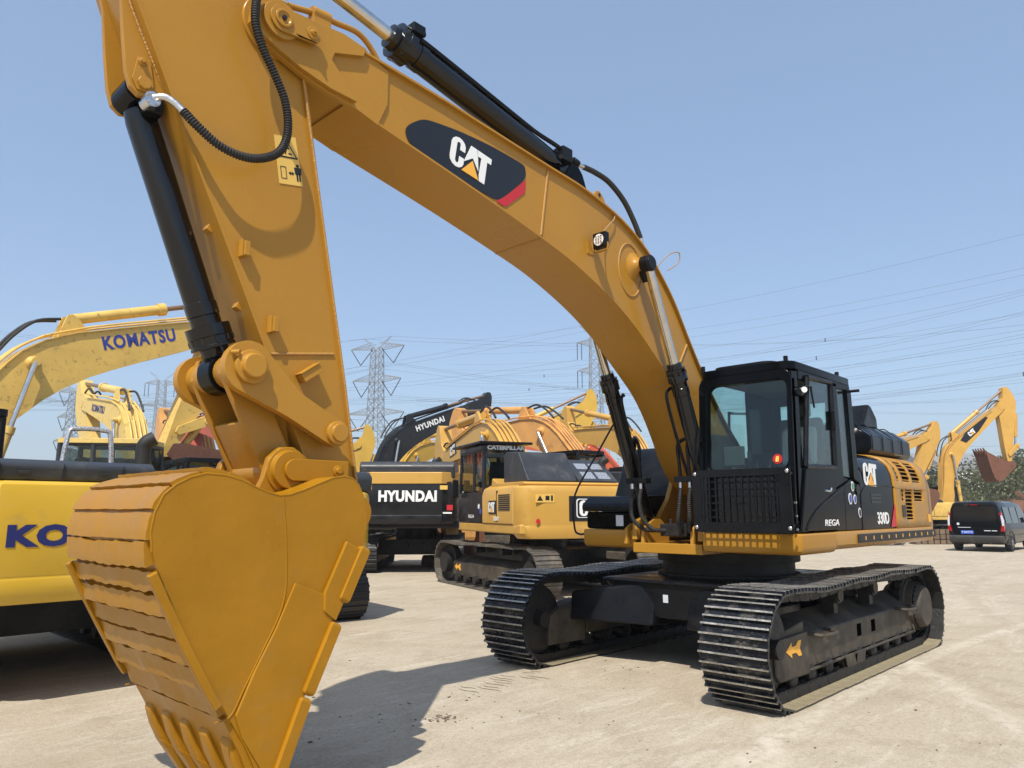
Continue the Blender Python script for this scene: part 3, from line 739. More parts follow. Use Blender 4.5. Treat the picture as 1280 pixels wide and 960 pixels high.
# work lamp
lm = MB(); lm.box(2.80, 2.87, .312, .458, 4.012, 4.163); lo = lm.build('work_lamp', satin, boom_o, bevel=.012)
MB().prism(circ(.385, 4.0875, .055, 24), 2.869, 2.874, plane='YZ').build('lamp_lens', lens, lo)
ll = MB()
for i in range(3):
    for j in range(3): ll.lathe((2.874, .357 + i * .028, 4.0595 + j * .028), (1, 0, 0), [(0, .012), (.004, .012), (.001, .006)], n=12)
ll.build('lamp_emitter', steel, lo)
lk = MB(); lk.tube([(2.83, .27, 4.10), (2.83, .30, 4.00), (2.83, .32, 3.99), (2.83, .45, 3.99), (2.83, .455, 4.06)], .009, n=6, sm=2); lk.box(2.80, 2.9, .268, .276, 3.98, 4.10); lk.build('lamp_bracket', gold, lo)
MB().tube([(2.80, .38, 4.13), (2.72, .33, 4.22), (2.6, .31, 4.33), (2.50, .30, 4.42), (2.46, .28, 4.49)], .006, n=6).build('lamp_cable', mat('tan_cable', (.35, .22, .10), .6), lo)
MB().tube([(1.75, .3, 4.12), (1.66, .38, 4.25), (1.52, .42, 4.30), (1.5, .40, 4.2), (1.62, .34, 4.10)], .006, n=6).build('wire_loop', MATS['tan_cable'], boom_o)
# top bracket and lugs
for y in (-.17, .17): MB().prism([(2.72, 4.54), (3.16, 4.60), (3.06, 4.78), (2.99, 4.87), (2.91, 4.87), (2.84, 4.80)], y - .02, y + .02).build('cylinder_bracket', black, boom_o, bevel=.006)
tb = MB()
tb.prism([(2.50, 4.48), (2.78, 4.55), (2.72, 4.66), (2.66, 4.68), (2.60, 4.64)], .23, .25)
tb.build('lifting_lug', gold, boom_o, bevel=.006)
MB().cyl((2.665, .24, 4.635), (2.665, .256, 4.635), .018, n=12).build('lug_hole', inkm, boom_o)

# ---- hydraulic cylinders
def hyd(name, p_base, p_rod, gland_f, r, rr, m_b=cyl_black, y=0, collar=1.22, eye=1.0, neck=True):
    """barrel from base to the gland (fraction gland_f of the way), chrome rod to the other pin"""
    b = V((p_base[0], y, p_base[1])); e = V((p_rod[0], y, p_rod[1])); d = (e - b); L_ = d.length; d.normalize()
    g = L_ * gland_f
    mb = MB(); mb.lathe(b + d * .06, d, [(0, r * .5), (.03, r * .9), (.10, r), (g - .34, r), (g - .335, r * 1.06), (g - .26, r * 1.06), (g - .255, r), (g - .20, r), (g - .195, r * collar), (g - .13, r * collar), (g - .125, r * collar * .97), (g - .08, r * collar * .97), (g - .075, r * collar), (g - .06, r * collar), (g - .055, r * .95), (g - .005, r * .90), (g, rr * 1.1)], n=32)
    mb.cyl(b + V((0, -r * .75, 0)), b + V((0, r * .75, 0)), r * eye)
    a = d.orthogonal().normalized(); c = d.cross(a)
    for k in range(10):
        t = 2 * math.pi * k / 10; q = (a * math.cos(t) + c * math.sin(t)) * r * collar * .93
        mb.cyl(b + d * (g - .065) + q, b + d * (g - .03) + q, r * .13, n=6)
    o = mb.build(name, m_b, hero)
    MB().cyl(b + d * (g - .02), e - d * rr * 1.2, rr, n=28).build('piston_rod', chrome, o)
    return o
for s in (1, -1):
    y = s * .42
    c = hyd('boom_cylinder', (.98, 1.42), (2.12, 4.03), .615, .082, .047, y=y)
    MB().lathe((2.12, y - s * .055, 4.03), (0, s, 0), [(0, .075), (.005, .085), (.10, .085), (.105, .07), (.115, .07), (.115, .02)], n=32).build('rod_eye', satin, c, bevel=.004)
    MB().lathe((2.12, y - s * .055, 4.03), (-.40, 0, -.917), [(.05, .06), (.13, .055), (.14, .05), (.17, .05)], n=20).build('rod_neck', satin, c)
    MB().lathe((2.12, s * .24, 4.03), (0, s, 0), [(0, .15), (.03, .15), (.05, .105), (.09, .075), (.125, .070), (.128, .03)], n=36).build('cylinder_boss', gold, boom_o)
    # steel pipe along the barrel
    MB().tube([(1.52, y - s * .09, 2.85), (1.60, y - s * .13, 2.84), (1.62, y - s * .14, 2.70), (1.34, y - s * .13, 2.05), (1.30, y - s * .10, 1.95)], .017, n=8).build('barrel_pipe', satin, c)
sc = hyd('stick_cylinder', (2.95, 4.88), (6.72, 5.62), .535, .108, .056, collar=1.36)
MB().tube([(4.80, .10, 5.30), (4.70, .09, 5.315), (3.62, .08, 5.115), (3.36, .08, 5.07), (3.10, .10, 5.03), (2.95, .10, 4.98), (2.82, .10, 4.95)], .022, n=8).build('barrel_pipe', satin, sc)
pb = MB(); pb.box(4.78, 4.90, .02, .16, 5.32, 5.40); pb.cyl((4.86, .06, 5.34), (4.72, .06, 5.42), .03, n=10); pb.build('port_block', satin, sc, bevel=.006)
pb = MB(); pb.box(2.94, 3.08, .03, .15, 4.9, 5.04); pb.cyl((2.88, .10, 4.97), (2.80, .10, 4.955), .038, n=12); pb.build('port_block', satin, sc, bevel=.006)
hs = MB(); hs.cyl((2.80, .10, 4.955), (2.70, .10, 4.96), .022, n=12); hs.build('hose_fitting', steel, sc)
MB().tube([(2.71, .10, 4.96), (2.55, .12, 4.95), (2.36, .15, 4.90), (2.16, .18, 4.76), (2.02, .20, 4.58), (1.93, .22, 4.40)], .028, n=12).build('hydraulic_hose', rubber, hero)
MB().cyl((1.94, .22, 4.42), (1.90, .22, 4.32), .024, n=10).build('hose_fitting', steel, hero)
# gold pipe at the nose
gp = MB(); gp.tube([(6.35, .05, 5.12), (6.0, .08, 5.02), (5.75, .10, 5.05), (5.55, .10, 5.07), (5.36, .10, 5.08), (5.22, .10, 4.98), (5.10, .10, 4.80), (5.0, .10, 4.76)], .022, n=10)
gp.cyl((5.62, .10, 5.055), (5.76, .10, 5.045), .05, n=16); gp.box(5.62, 5.76, .06, .14, 4.93, 5.03); gp.box(5.50, 5.80, .0, .2, 4.84, 4.90); gp.box(5.60, 5.68, .07, .13, 4.86, 4.98)
gp.build('nose_pipe', gold, boom_o, bevel=.004)
MB().tube([(5.95, .09, 5.03), (6.05, .10, 5.02), (6.2, .12, 5.0)], .03, n=12).build('hose_fitting', steel, boom_o)

# ================================================================== STICK
ST = [(6.93, 4.50), (7.04, 4.80), (7.02, 5.2), (6.90, 5.58), (6.78, 5.72), (6.66, 5.70), (6.55, 5.55), (6.38, 5.15), (6.05, 4.93), (5.93, 4.78), (5.90, 4.55), (5.67, 3.37), (5.48, 2.43), (5.36, 1.79), (5.34, 1.55), (5.40, 1.48), (5.50, 1.50), (5.60, 1.72), (5.71, 1.91), (5.93, 2.39), (6.31, 3.19), (6.60, 3.79)]
SW = .235
stk = MB(); stk.prism(ST, -SW + .012, SW - .012)
stk.strip([(5.91, 4.60), (5.67, 3.37), (5.48, 2.43), (5.36, 1.80)][::-1], -SW - .012, SW + .012, .016)
stk.strip([(7.04, 4.78), (6.93, 4.50), (6.60, 3.79), (6.31, 3.19), (5.93, 2.39), (5.71, 1.91)], -SW - .0, SW + .0, -.014 * -1)
stick_o = stk.build('stick', gold, hero, ang=25)
sw = MB(); sw.tube([(5.99, SW - .01, 2.555), (5.55, SW - .01, 2.62)], .010, n=8, sm=1)
sw.tube([(5.98, SW + .002, 2.5), (5.97, SW + .002, 2.495)], .01, n=6, sm=1)
for s in (.245, -.245): sw.tube([(5.90, s, 4.55), (5.66, s, 3.37), (5.47, s, 2.43), (5.355, s, 1.80)], .009, n=8, sm=1)
sw.build('stick_weld', gold2, stick_o)
MB().cyl((6.10, -.244, 4.69), (6.10, .244, 4.69), .21, n=48).build('stick_boss', gold, stick_o, bevel=.01)
er = MB()
EAR = [(7.10, 4.95), (6.99, 4.55), (6.955, 4.25), (6.925, 4.05), (6.895, 3.96), (6.845, 3.925), (6.79, 3.935), (6.745, 3.98), (6.70, 3.97), (6.63, 3.84), (6.59, 3.76), (6.56, 3.80), (6.90, 4.55), (7.0, 4.95)]
for s in (1, -1):
    a, b = sorted((s * .125, s * .165)); er.prism(EAR, a, b)
er.build('cylinder_ear', gold, stick_o, bevel=.008)
kp = MB(); kp.prism([(6.89, 4.01), (6.86, 3.955), (6.80, 3.955), (6.77, 4.0), (6.80, 4.15), (6.87, 4.15)], .166, .178)
kp.cyl((6.825, .178, 4.0), (6.825, .20, 4.0), .038, n=8); kp.lathe((6.845, .178, 4.125), (0, 1, 0), [(0, .024), (.008, .024), (.008, .015), (.028, .015)], n=12); kp.build('pin_keeper', gold, stick_o, bevel=.003)
wb = MB(); wb.tube([(6.97, .168, 4.53), (6.86, .168, 4.30), (6.72, .168, 4.03), (6.62, .168, 3.84)], .009, n=8, sm=1); wb.build('ear_weld', gold2, stick_o)
for x, z, rot in ((6.235, 3.165, 0), (6.025, 2.735, 0)):
    b = MB(); b.box(x - .045, x - .012, SW - .012, SW + .052, z - .05, z + .04); b.box(x - .012, x - .0, SW - .012, SW + .035, z - .055, z + .05)
    b.build('pipe_clip', gold, stick_o, bevel=.003)
b = MB(); T = Matrix.Translation((5.74, SW + .01, 2.47)) @ Matrix.Rotation(R(35), 4, 'Y'); b.box(-.075, .075, -.02, .045, -.035, .02, T=T); b.box(-.08, .08, -.02, .055, .021, .03, T=T); b.build('grease_bracket', gold, stick_o, bevel=.003)
for x, z in ((6.33, 3.30), (6.12, 2.86)):
    b = MB(); T = Matrix.Translation((x + .02, .10, z)) @ Matrix.Rotation(R(-25), 4, 'Y'); b.box(-.01, .03, -.03, .03, -.045, .045, T=T); b.build('pipe_clip', gold, stick_o, bevel=.003)
# warning label
def onstick(u, v): return (0, 0)
lbl = polys('warning_label', [[(6.05, 3.97), (5.995, 3.66), (5.83, 3.69), (5.90, 4.005)]], lyellow, stick_o, (0, SW - .011, 0), (1, 0, 0), (0, 0, 1), -.003)
LO = V((5.998, SW - .0075, 3.665)); LU = V((-.985, 0, .17)); LV = V((.17, 0, .985))
def lp(m_, pl, nm='label_print'): return polys(nm, pl, m_, lbl, LO, LU, LV, .0015)
lp(inkm, [[(.015, .17), (.155, .17), (.085, .29)]]); lp(lyellow, [[(.032, .18), (.138, .18), (.085, .27)]], 'label_panel') .location = (0, .001, 0)
PER = [[(.13, .025), (.142, .025), (.142, .075), (.13, .075)], [(.148, .025), (.16, .025), (.16, .075), (.148, .075)], [(.122, .07), (.165, .07), (.17, .115), (.118, .115)], circ(.145, .127, .011, 10)]
lp(inkm, PER); lp(inkm, [[(.075, .072), (.09, .085), (.09, .076), (.10, .076), (.10, .085), (.115, .072), (.10, .058), (.10, .068), (.09, .068), (.09, .058)]])
lp(inkm, [[(.02, .03), (.06, .03), (.06, .034), (.02, .034)], [(.02, .106), (.06, .106), (.06, .11), (.02, .11)], [(.02, .034), (.024, .034), (.024, .106), (.02, .106)], [(.056, .034), (.06, .034), (.06, .106), (.056, .106)]])
for o_ in lbl.children: 
    pass
lp(inkm, [[(.06, .195), (.068, .192), (.082, .235), (.074, .24)], [(.085, .195), (.112, .192), (.112, .2), (.09, .205)], circ(.09, .235, .008, 8)]) .location = (0, .002, 0)
# corrugated hose on the stick side
MB().tube([(6.26, .33, 4.82), (6.285, .36, 4.70), (6.285, .37, 4.56), (6.23, .37, 4.42), (6.14, .37, 4.28), (6.065, .37, 4.14), (6.035, .37, 4.0), (6.045, .37, 3.87), (6.10, .37, 3.77), (6.21, .37, 3.70), (6.33, .37, 3.675), (6.46, .36, 3.70), (6.57, .33, 3.78), (6.64, .29, 3.86)], .024, n=12, sm=8, rib=.14, pitch=.017).build('corrugated_hose', rubber, hero)
ft = MB(); ft.tube([(6.60, .31, 3.81), (6.67, .27, 3.895), (6.73, .24, 3.93), (6.785, .20, 3.915)], .021, n=12); ft.cyl((6.785, .13, 3.905), (6.785, .22, 3.905), .045, n=14)
for a in (0, 90, 180, 270): c_ = (6.785 + .032 * math.cos(R(a + 45)), .215, 3.905 + .032 * math.sin(R(a + 45))); ft.cyl(c_, (c_[0], .235, c_[2]), .010, n=6)
ft.build('hose_fitting', steel, hero)
# bucket cylinder
bc = hyd('bucket_cylinder', (6.82, 4.0), (6.18, 2.43), .90, .090, .055, collar=1.46, eye=.9)
MB().box(6.70, 6.80, .05, .16, 3.86, 3.95).build('port_block', satin, bc, bevel=.01)
MB().cyl((6.82, -.12, 4.0), (6.82, .12, 4.0), .085, n=28).build('barrel_eye', black, bc, bevel=.01)
MB().tube([(6.76, -.06, 3.80), (6.735, -.105, 3.72), (6.40, -.10, 2.94), (6.36, -.08, 2.86)], .02, n=8).build('barrel_pipe', satin, bc)
re_ = MB(); re_.cyl((6.18, -.085, 2.43), (6.18, .085, 2.43), .125, n=32); re_.lathe((6.18, 0, 2.43), (.377, 0, .926), [(.08, .085), (.20, .075), (.21, .06)], n=20); re_.build('rod_eye', black, bc, bevel=.01)
# links
def link(p, q, r0, r1, y0, y1, name, m_=gold, sag=.0, n=12):
    p, q = V(p), V(q); d = (q - p); a0 = math.degrees(math.atan2(d.y, d.x)); P = []
    for k in range(n + 1): an = R(a0 + 90 + 180 * k / n); P.append((p.x + r0 * math.cos(an), p.y + r0 * math.sin(an)))
    m1 = p.lerp(q, .5); nn = V((-d.y, d.x)).normalized()
    w = (r0 + r1) / 2 * .72
    P.append(tuple(m1 - nn * (w - sag))); 
    for k in range(n + 1): an = R(a0 - 90 + 180 * k / n); P.append((q.x + r1 * math.cos(an), q.y + r1 * math.sin(an)))
    P.append(tuple(m1 + nn * (w + sag)))
    mb = MB(); mb.prism(P, y0, y1); return mb
for s in (1, -1):
    a, b = sorted((s * .29, s * .355))
    l = link((6.18, 2.43), (5.59, 2.09), .155, .085, a, b, 'x', sag=.02 * 1)
    lo_ = l.build('guide_link', gold, hero, bevel=.012)
    pc_ = MB(); pc_.lathe((6.18, s * .355, 2.43), (0, s, 0), [(0, .10), (.03, .10), (.035, .075), (.065, .072), (.07, .065), (.07, .01)], n=32)
    MB().tube([(6.30, s * .36, 2.50), (6.27, s * .40, 2.50)], .014, n=8, sm=1).build('grease_nipple', gold, lo_)
    MB().lathe((5.59, s * .355, 2.09), (0, s, 0), [(0, .075), (.03, .075), (.035, .055), (.055, .055), (.055, .01)], n=28).build('link_pin', gold, lo_, bevel=.004)
    pc_.build('link_pin', gold, lo_, bevel=.004)
    MB().lathe((6.18, s * .085, 2.43), (0, s, 0), [(0, .10), (.02, .105), (.20, .105), (.205, .10)], n=28).build('link_collar', gold, lo_)
MB().cyl((5.59, -.30, 2.09), (5.59, .30, 2.09), .06).build('stick_link_pin', gold, hero)
hl = MB()
for s in (1, -1):
    a, b = sorted((s * .175, s * .215)); hl.prism([(6.29, 2.40), (6.26, 2.53), (6.15, 2.56), (6.06, 2.50), (6.02, 2.36), (5.80, 1.92), (5.80, 1.78), (5.96, 1.76), (6.02, 1.88)], a, b)
hl.hexa([(6.135, -.175, 2.13), (6.135, .175, 2.13), (6.10, .175, 2.15), (6.10, -.175, 2.15)][::1], [(5.985, -.175, 1.85), (5.985, .175, 1.85), (5.95, .175, 1.87), (5.95, -.175, 1.87)])
hl.hexa([(6.05, -.175, 2.36), (6.05, .175, 2.36), (6.02, .175, 2.37), (6.02, -.175, 2.37)], [(5.86, -.175, 1.95), (5.86, .175, 1.95), (5.83, .175, 1.96), (5.83, -.175, 1.96)])
hl.cyl((5.90, -.27, 1.85), (5.90, .27, 1.85), .098, n=32)
hl.build('h_link', gold, hero, bevel=.01)

# ================================================================== BUCKET
BW = .60
TOPP = [(5.52, 1.50), (5.535, 1.66), (5.58, 1.765), (5.65, 1.81), (5.76, 1.80), (5.90, 1.745), (6.03, 1.70), (6.12, 1.70), (6.24, 1.755), (6.37, 1.80), (6.52, 1.815), (6.65, 1.775), (6.74, 1.69), (6.785, 1.56), (6.775, 1.42), (6.715, 1.28)]
BACK = [(6.63, 1.11), (6.54, .94), (6.45, .78), (6.35, .61), (6.24, .43), (6.13, .27), (6.06, .17)]
EDGE = [(6.00, .20), (6.01, .30), (5.90, .63), (5.72, 1.0), (5.63, 1.18), (5.545, 1.34)]
TOPP = [(p[0] - (.032 if p[0] > 6.6 else .016 if p[0] > 6.3 else 0), p[1] - (.014 if 6.2 < p[0] < 6.7 else 0)) for p in TOPP]
BACK = [(p[0] - .03, p[1]) if p[1] > .3 else p for p in BACK]
outline = spl(TOPP, 3) + BACK + EDGE
bucket = MB()
for s in (1, -1):
    a, b = sorted((s * (BW - .03), s * BW)); bucket.prism(outline, a, b)
shell = spl(TOPP, 3)[6:] + BACK
bucket.strip(shell, -BW + .03, BW - .03, -.028)
bk = bucket.build('bucket', goldb, hero, ang=28)
# hinge ears
for s in (1, -1):
    a, b = sorted((s * .275, s * .325))
    e = MB(); e.prism([(6.12, 1.66), (6.05, 1.80), (6.02, 1.92), (5.95, 1.985), (5.86, 1.99), (5.78, 1.94), (5.70, 1.86), (5.60, 1.83), (5.40, 1.76), (5.30, 1.62), (5.33, 1.5), (5.6, 1.45)], a, b)
    eo = e.build('bucket_ear', goldb, bk, bevel=.01)
    c = MB(); c.lathe((5.90, s * .325, 1.85), (0, s, 0), [(0, .135), (.012, .135), (.015, .115), (.05, .11), (.05, .02)], n=36); c.lathe((5.43, s * .325, 1.60), (0, s, 0), [(0, .12), (.05, .11), (.05, .02)], n=30)
    cap = []
    a0 = V((5.885, 1.85)); a1 = V((5.56, 1.845))
    for t in range(9): an = R(-90 + 180 * t / 8); cap.append((a0.x + .065 * math.cos(an), a0.y + .065 * math.sin(an)))
    cap += [(5.52, 1.915), (5.52, 1.79)]
    a, b = sorted((s * .376, s * .40)); c.prism(cap, a, b); c.lathe((5.60, s * .40, 1.853), (0, s, 0), [(0, .035), (.01, .035), (.012, .02), (.03, .02)], n=14)
    c.build('ear_boss', goldb, eo, bevel=.005)
MB().cyl((5.43, -.33, 1.60), (5.43, .33, 1.60), .07).build('bucket_pin', gold, bk)
# wear strips over the back
def arc_pts(P):
    P = [V(p) for p in P]; D = [0]
    for i in range(1, len(P)): D.append(D[-1] + (P[i] - P[i - 1]).length)
    return P, D
SP, SD = arc_pts(spl(TOPP, 3)[24:] + BACK)
def at_s(s):
    s = max(0, min(SD[-1] - 1e-4, s)); j = 0
    while SD[j + 1] < s: j += 1
    p = SP[j].lerp(SP[j + 1], (s - SD[j]) / (SD[j + 1] - SD[j])); d = (SP[j + 1] - SP[j]).normalized(); return p, V((-d.y, d.x))
rnd = random.Random(5)
def wav(seed):
    ph = [rnd.uniform(0, 6.28) for _ in range(4)]; am = [rnd.uniform(.3, 1) for _ in range(4)]
    return lambda y: sum(a * math.sin(f * y + p) for a, f, p in zip(am, (3.1, 6.3, 11, 23), ph)) / 3
tot = SD[-1]
cuts = [.02, .16, .30, .46, .60, .74, .88, 1.01, 1.14, 1.27, 1.41, 1.56, 1.72]
cuts = [c for c in cuts if c < tot - .05] + [tot - .02]
for k in range(len(cuts) - 1):
    wa, wb_ = wav(k), wav(k + 50); th = (.018 if k < 5 else .030) + .010 * rnd.random(); am = .012 if k > 4 else .004; gp_ = .008 if k < 5 else .026
    ys = [-BW - .012 + (2 * BW + .024) * i / 30 for i in range(31)]; mb = MB(); vs = []
    ys = [y * (.955 if k > 4 else .975) for y in ys]
    for y in ys:
        s0 = cuts[k] + am * wa(y * 2) + .006; s1 = cuts[k + 1] + am * wb_(y * 2) - gp_
        sec = []
        for q in range(5):
            p, n_ = at_s(s0 + (s1 - s0) * q / 4); w_ = th * ((.75, .85, .95, 1.15, 1.25)[q]) + .003 * wa(y * 5 + q)
            sec.append(p + n_ * w_)
        p0, n0 = at_s(s0); p1, n1 = at_s(s1)
        sec = [p0 - n0 * .004] + sec + [p1 - n1 * .004]
        vs += [(q.x, y, q.y) for q in sec]
    m_ = 7; fs = [[i * m_ + j, i * m_ + j + 1, (i + 1) * m_ + j + 1, (i + 1) * m_ + j] for i in range(30) for j in range(m_ - 1)]
    fs += [[i * m_, (i + 1) * m_, (i + 1) * m_ + m_ - 1, i * m_ + m_ - 1] for i in range(30)] + [list(range(m_)), [30 * m_ + i for i in range(m_)][::-1]]
    mb.add(vs, fs); mb.build('wear_strip', goldb, bk, ang=50)
# heel plates on both back corners
for s in (1, -1):
    y0, y1 = sorted((s * (BW - .01), s * (BW + .035)))
    MB().strip([(6.722, 1.33), (6.657, 1.20), (6.537, .975), (6.397, .725), (6.357, .665)], y0, y1, .045).build('heel_plate', goldb, bk, bevel=.008)
    # raised side plates
    a, b = sorted((s * BW, s * (BW + .016)))
    P2 = [(5.98, 1.225), (5.745, 1.13), (5.735, 1.0), (5.80, .86), (6.01, .32), (6.05, .22), (6.12, .30), (6.24, .49), (6.28, .60), (6.20, .78), (6.08, 1.0)]
    MB().prism(P2, a, b).build('cheek_plate', goldb, bk, bevel=.006)
    a, b = sorted((s * BW, s * (BW + .028)))
    MB().prism([(5.665, 1.44), (5.55, 1.38), (5.60, 1.24), (5.72, 1.0), (5.80, 1.06), (5.80, 1.16)], a, b).build('cheek_plate', goldb, bk, bevel=.008)
    a, b = sorted((s * (BW - .04), s * (BW + .045)))
    for e0, e1 in (((5.535, 1.40), (5.68, 1.10)), ((5.715, .99), (5.885, .63)), ((5.89, .62), (6.03, .27))):
        d = (V(e1) - V(e0)).normalized(); n_ = V((-d.y, d.x)); 
        q = [V(e0) - n_ * .035, V(e1) - n_ * .035, V(e1) + n_ * .035, V(e0) + n_ * .035]
        MB().prism([(p.x, p.y) for p in q], a, b).build('side_cutter', goldb, bk, bevel=.02, seg=3)
    w2 = MB(); w2.tube([(6.07, s * BW, 1.69), (6.045, s * BW, 1.5), (6.03, s * BW, 1.30), (6.03, s * BW, 1.18), (6.06, s * BW, 1.06), (6.14, s * BW, .90), (6.23, s * BW, .73), (6.30, s * BW, .60), (6.38, s * BW, .58)], .0045, n=6)
    w2.tube([(p[0], s * (BW - .002), p[1]) for p in outline[:44:2]], .005, n=6, sm=1)
    w2.build('bucket_weld', goldb, bk)
# tooth adapters and teeth
for k in range(5):
    y = -.50 + k * .25
    ad = MB(); sh = [(6.245, .50), (6.285, .455), (6.25, .35), (6.20, .25), (6.16, .19), (6.05, .16), (6.01, .26), (6.17, .42)]
    ad.prism(sh, y - .055, y + .055); ao = ad.build('tooth_adapter', goldb, bk, bevel=.022, seg=3)
    to = MB(); c0 = [(6.235, .25), (6.075, .165)]; 
    to.hexa([(6.21, y - .06, .27), (6.21, y + .06, .27), (6.06, y + .065, .17), (6.06, y - .065, .17)], [(6.035, y - .04, .008), (6.035, y + .04, .008), (6.01, y + .04, .0), (6.01, y - .04, .0)])
    to.build('tooth', goldb, ao, bevel=.014, seg=3)
# ---- hoses at the boom foot
for s in (1, -1):
    y = s * .30
    clm = MB(); clm.box(1.30, 1.40, y - .12, y + .14, 1.90, 1.96); clm.build('hose_clamp', satin, hero, bevel=.006)
    for j, dy in enumerate((-.06, .05)):
        x0 = 1.36 - .0 * j
        MB().tube([(1.22, s * .42, 2.28 + .06 * j), (1.30, s * .36, 2.36 + .05 * j), (1.38, y + dy, 2.30), (1.38, y + dy, 2.12), (x0, y + dy, 1.93)], .019, n=8).build('steel_pipe', satin, hero)
        MB().cyl((x0, y + dy, 1.93), (x0 + .005, y + dy, 1.82), .021, n=12).build('hose_fitting', steel, hero)
        MB().tube([(x0 + .005, y + dy, 1.84), (1.40, y + dy, 1.68), (1.38, y + dy * 1.2 - .02 * s, 1.52), (1.27, y - s * .08 + dy, 1.41), (1.10, y - s * .18 + dy, 1.40)], .022, n=10, rib=.1, pitch=.02).build('corrugated_hose', rubber, hero)
mani = MB(); mani.box(.86, 1.16, -.16, .16, 1.34, 1.47); 
for k in range(4): mani.cyl((1.0, -.12 + k * .08, 1.46), (1.0, -.12 + k * .08, 1.52), .022, n=6)
mani.build('swivel_block', dark, hero, bevel=.01)
# ================================================================== OTHER MACHINES
def xz(p): return V((p[0], 0, p[1]))
FOOT = xz((.25, 1.95)); NOSE = xz((6.10, 4.69)); BPIN = xz((5.43, 1.60))
def rotY(c, a): return Matrix.Translation(c) @ Matrix.Rotation(R(a), 4, 'Y') @ Matrix.Translation(-c)
ST_BG = [(6.93, 4.50), (7.02, 4.80), (7.0, 5.2), (6.88, 5.58), (6.74, 5.72), (6.60, 5.68), (6.38, 5.15), (6.05, 4.93), (5.93, 4.78), (5.90, 4.55), (5.67, 3.37), (5.48, 2.43), (5.36, 1.60), (5.40, 1.48), (5.50, 1.50), (5.71, 1.91), (5.93, 2.39), (6.31, 3.19), (6.60, 3.79)]
BUC_BG = [(5.30, 1.50), (5.40, 1.75), (5.65, 1.81), (5.90, 1.80), (6.37, 1.80), (6.52, 1.815), (6.65, 1.775), (6.74, 1.69), (6.785, 1.56), (6.775, 1.42), (6.63, 1.11), (6.35, .61), (6.13, .27), (6.03, .1), (5.98, .3), (5.72, 1.0), (5.545, 1.34)]
belt_cache = {}
def bg_tracks(root, M0, ms, frame_mat, arrow=True, w=.27, gauge=1.15, shoes=True):
    for s in (1, -1):
        yc = s * gauge; b = MB(M0); n = 42; tq, tl = resample(track_path(), n)
        for k in range(n):
            a = tq[k]; c = tq[(k + 1) % n]; d = (c - a).normalized(); nr = V((d.y, -d.x)); h = c - a
            q = [a - nr * .03, a + h * .96 - nr * .03, a + h * .96, a + h * .70 + nr * .0, a + h * .66 + nr * .025, a + h * .56 + nr * .025, a + h * .52, a + h * .25, a + h * .22 + nr * .025, a + h * .12 + nr * .025, a + h * .08, a]
            b.prism([(p.x, p.y) for p in q], yc - w, yc + w)
        b.build('crawler_track', ms, root)
        f = MB(M0); yo = yc + s * w * .35; yi = yc - s * w * .6
        pr = [(yi, .22), (yo, .20), (yo, .50), (yo - s * .05, .54), (yi, .64)]
        f.prism(pr if s > 0 else pr[::-1], -1.75, 1.70, plane='YZ'); fo = f.build('track_frame', frame_mat, root, bevel=.015)
        whl = MB(M0); 
        for x in (1.98, -2.0): whl.cyl((x, yc - .07, TH / 2), (x, yc + .07, TH / 2), .38, n=24); whl.cyl((x, yc - .2, TH / 2), (x, yc + .2, TH / 2), .2, n=20)
        MBs = [(1.98, 'idler_wheel'), (-2.0, 'sprocket')]
        for x, nm in MBs:
            m = MB(M0); m.cyl((x, yc - .07, TH / 2), (x, yc + .07, TH / 2), .38, n=24); m.cyl((x, yc - .2, TH / 2), (x, yc + s * .22, TH / 2), .22, n=20); m.build(nm, dark, root)
        for k in range(7):
            x = 1.4 - k * .47; m = MB(M0); m.cyl((x, yc - .14, .16), (x, yc + .16, .16), .09, n=12); m.build('bottom_roller', dark, root)
        for x in (.5, -.7):
            m = MB(M0); m.cyl((x, yc - .1, TH - .13), (x, yc + .12, TH - .13), .07, n=12); m.build('carrier_roller', dark, root)
        if arrow:
            AR = [(0, .5), (.36, 1), (.36, .72), (.62, .72), (.80, 1.0), (1.0, 1.0), (.88, .5), (1.0, 0), (.80, 0), (.62, .28), (.36, .28), (.36, 0)]
            polys('direction_arrow', [AR], yellowv, fo, (1.62, yo + s * .002, .31), (-.34, 0, 0) if s > 0 else (-.34, 0, 0), (0, 0, .14), .003 * s, M=M0)
    c = MB(M0); c.box(-1.1, 1.1, -1.0, 1.0, .42, .84); c.cyl((0, 0, .8), (0, 0, 1.16), .62, n=36); c.build('car_body', satin, root)

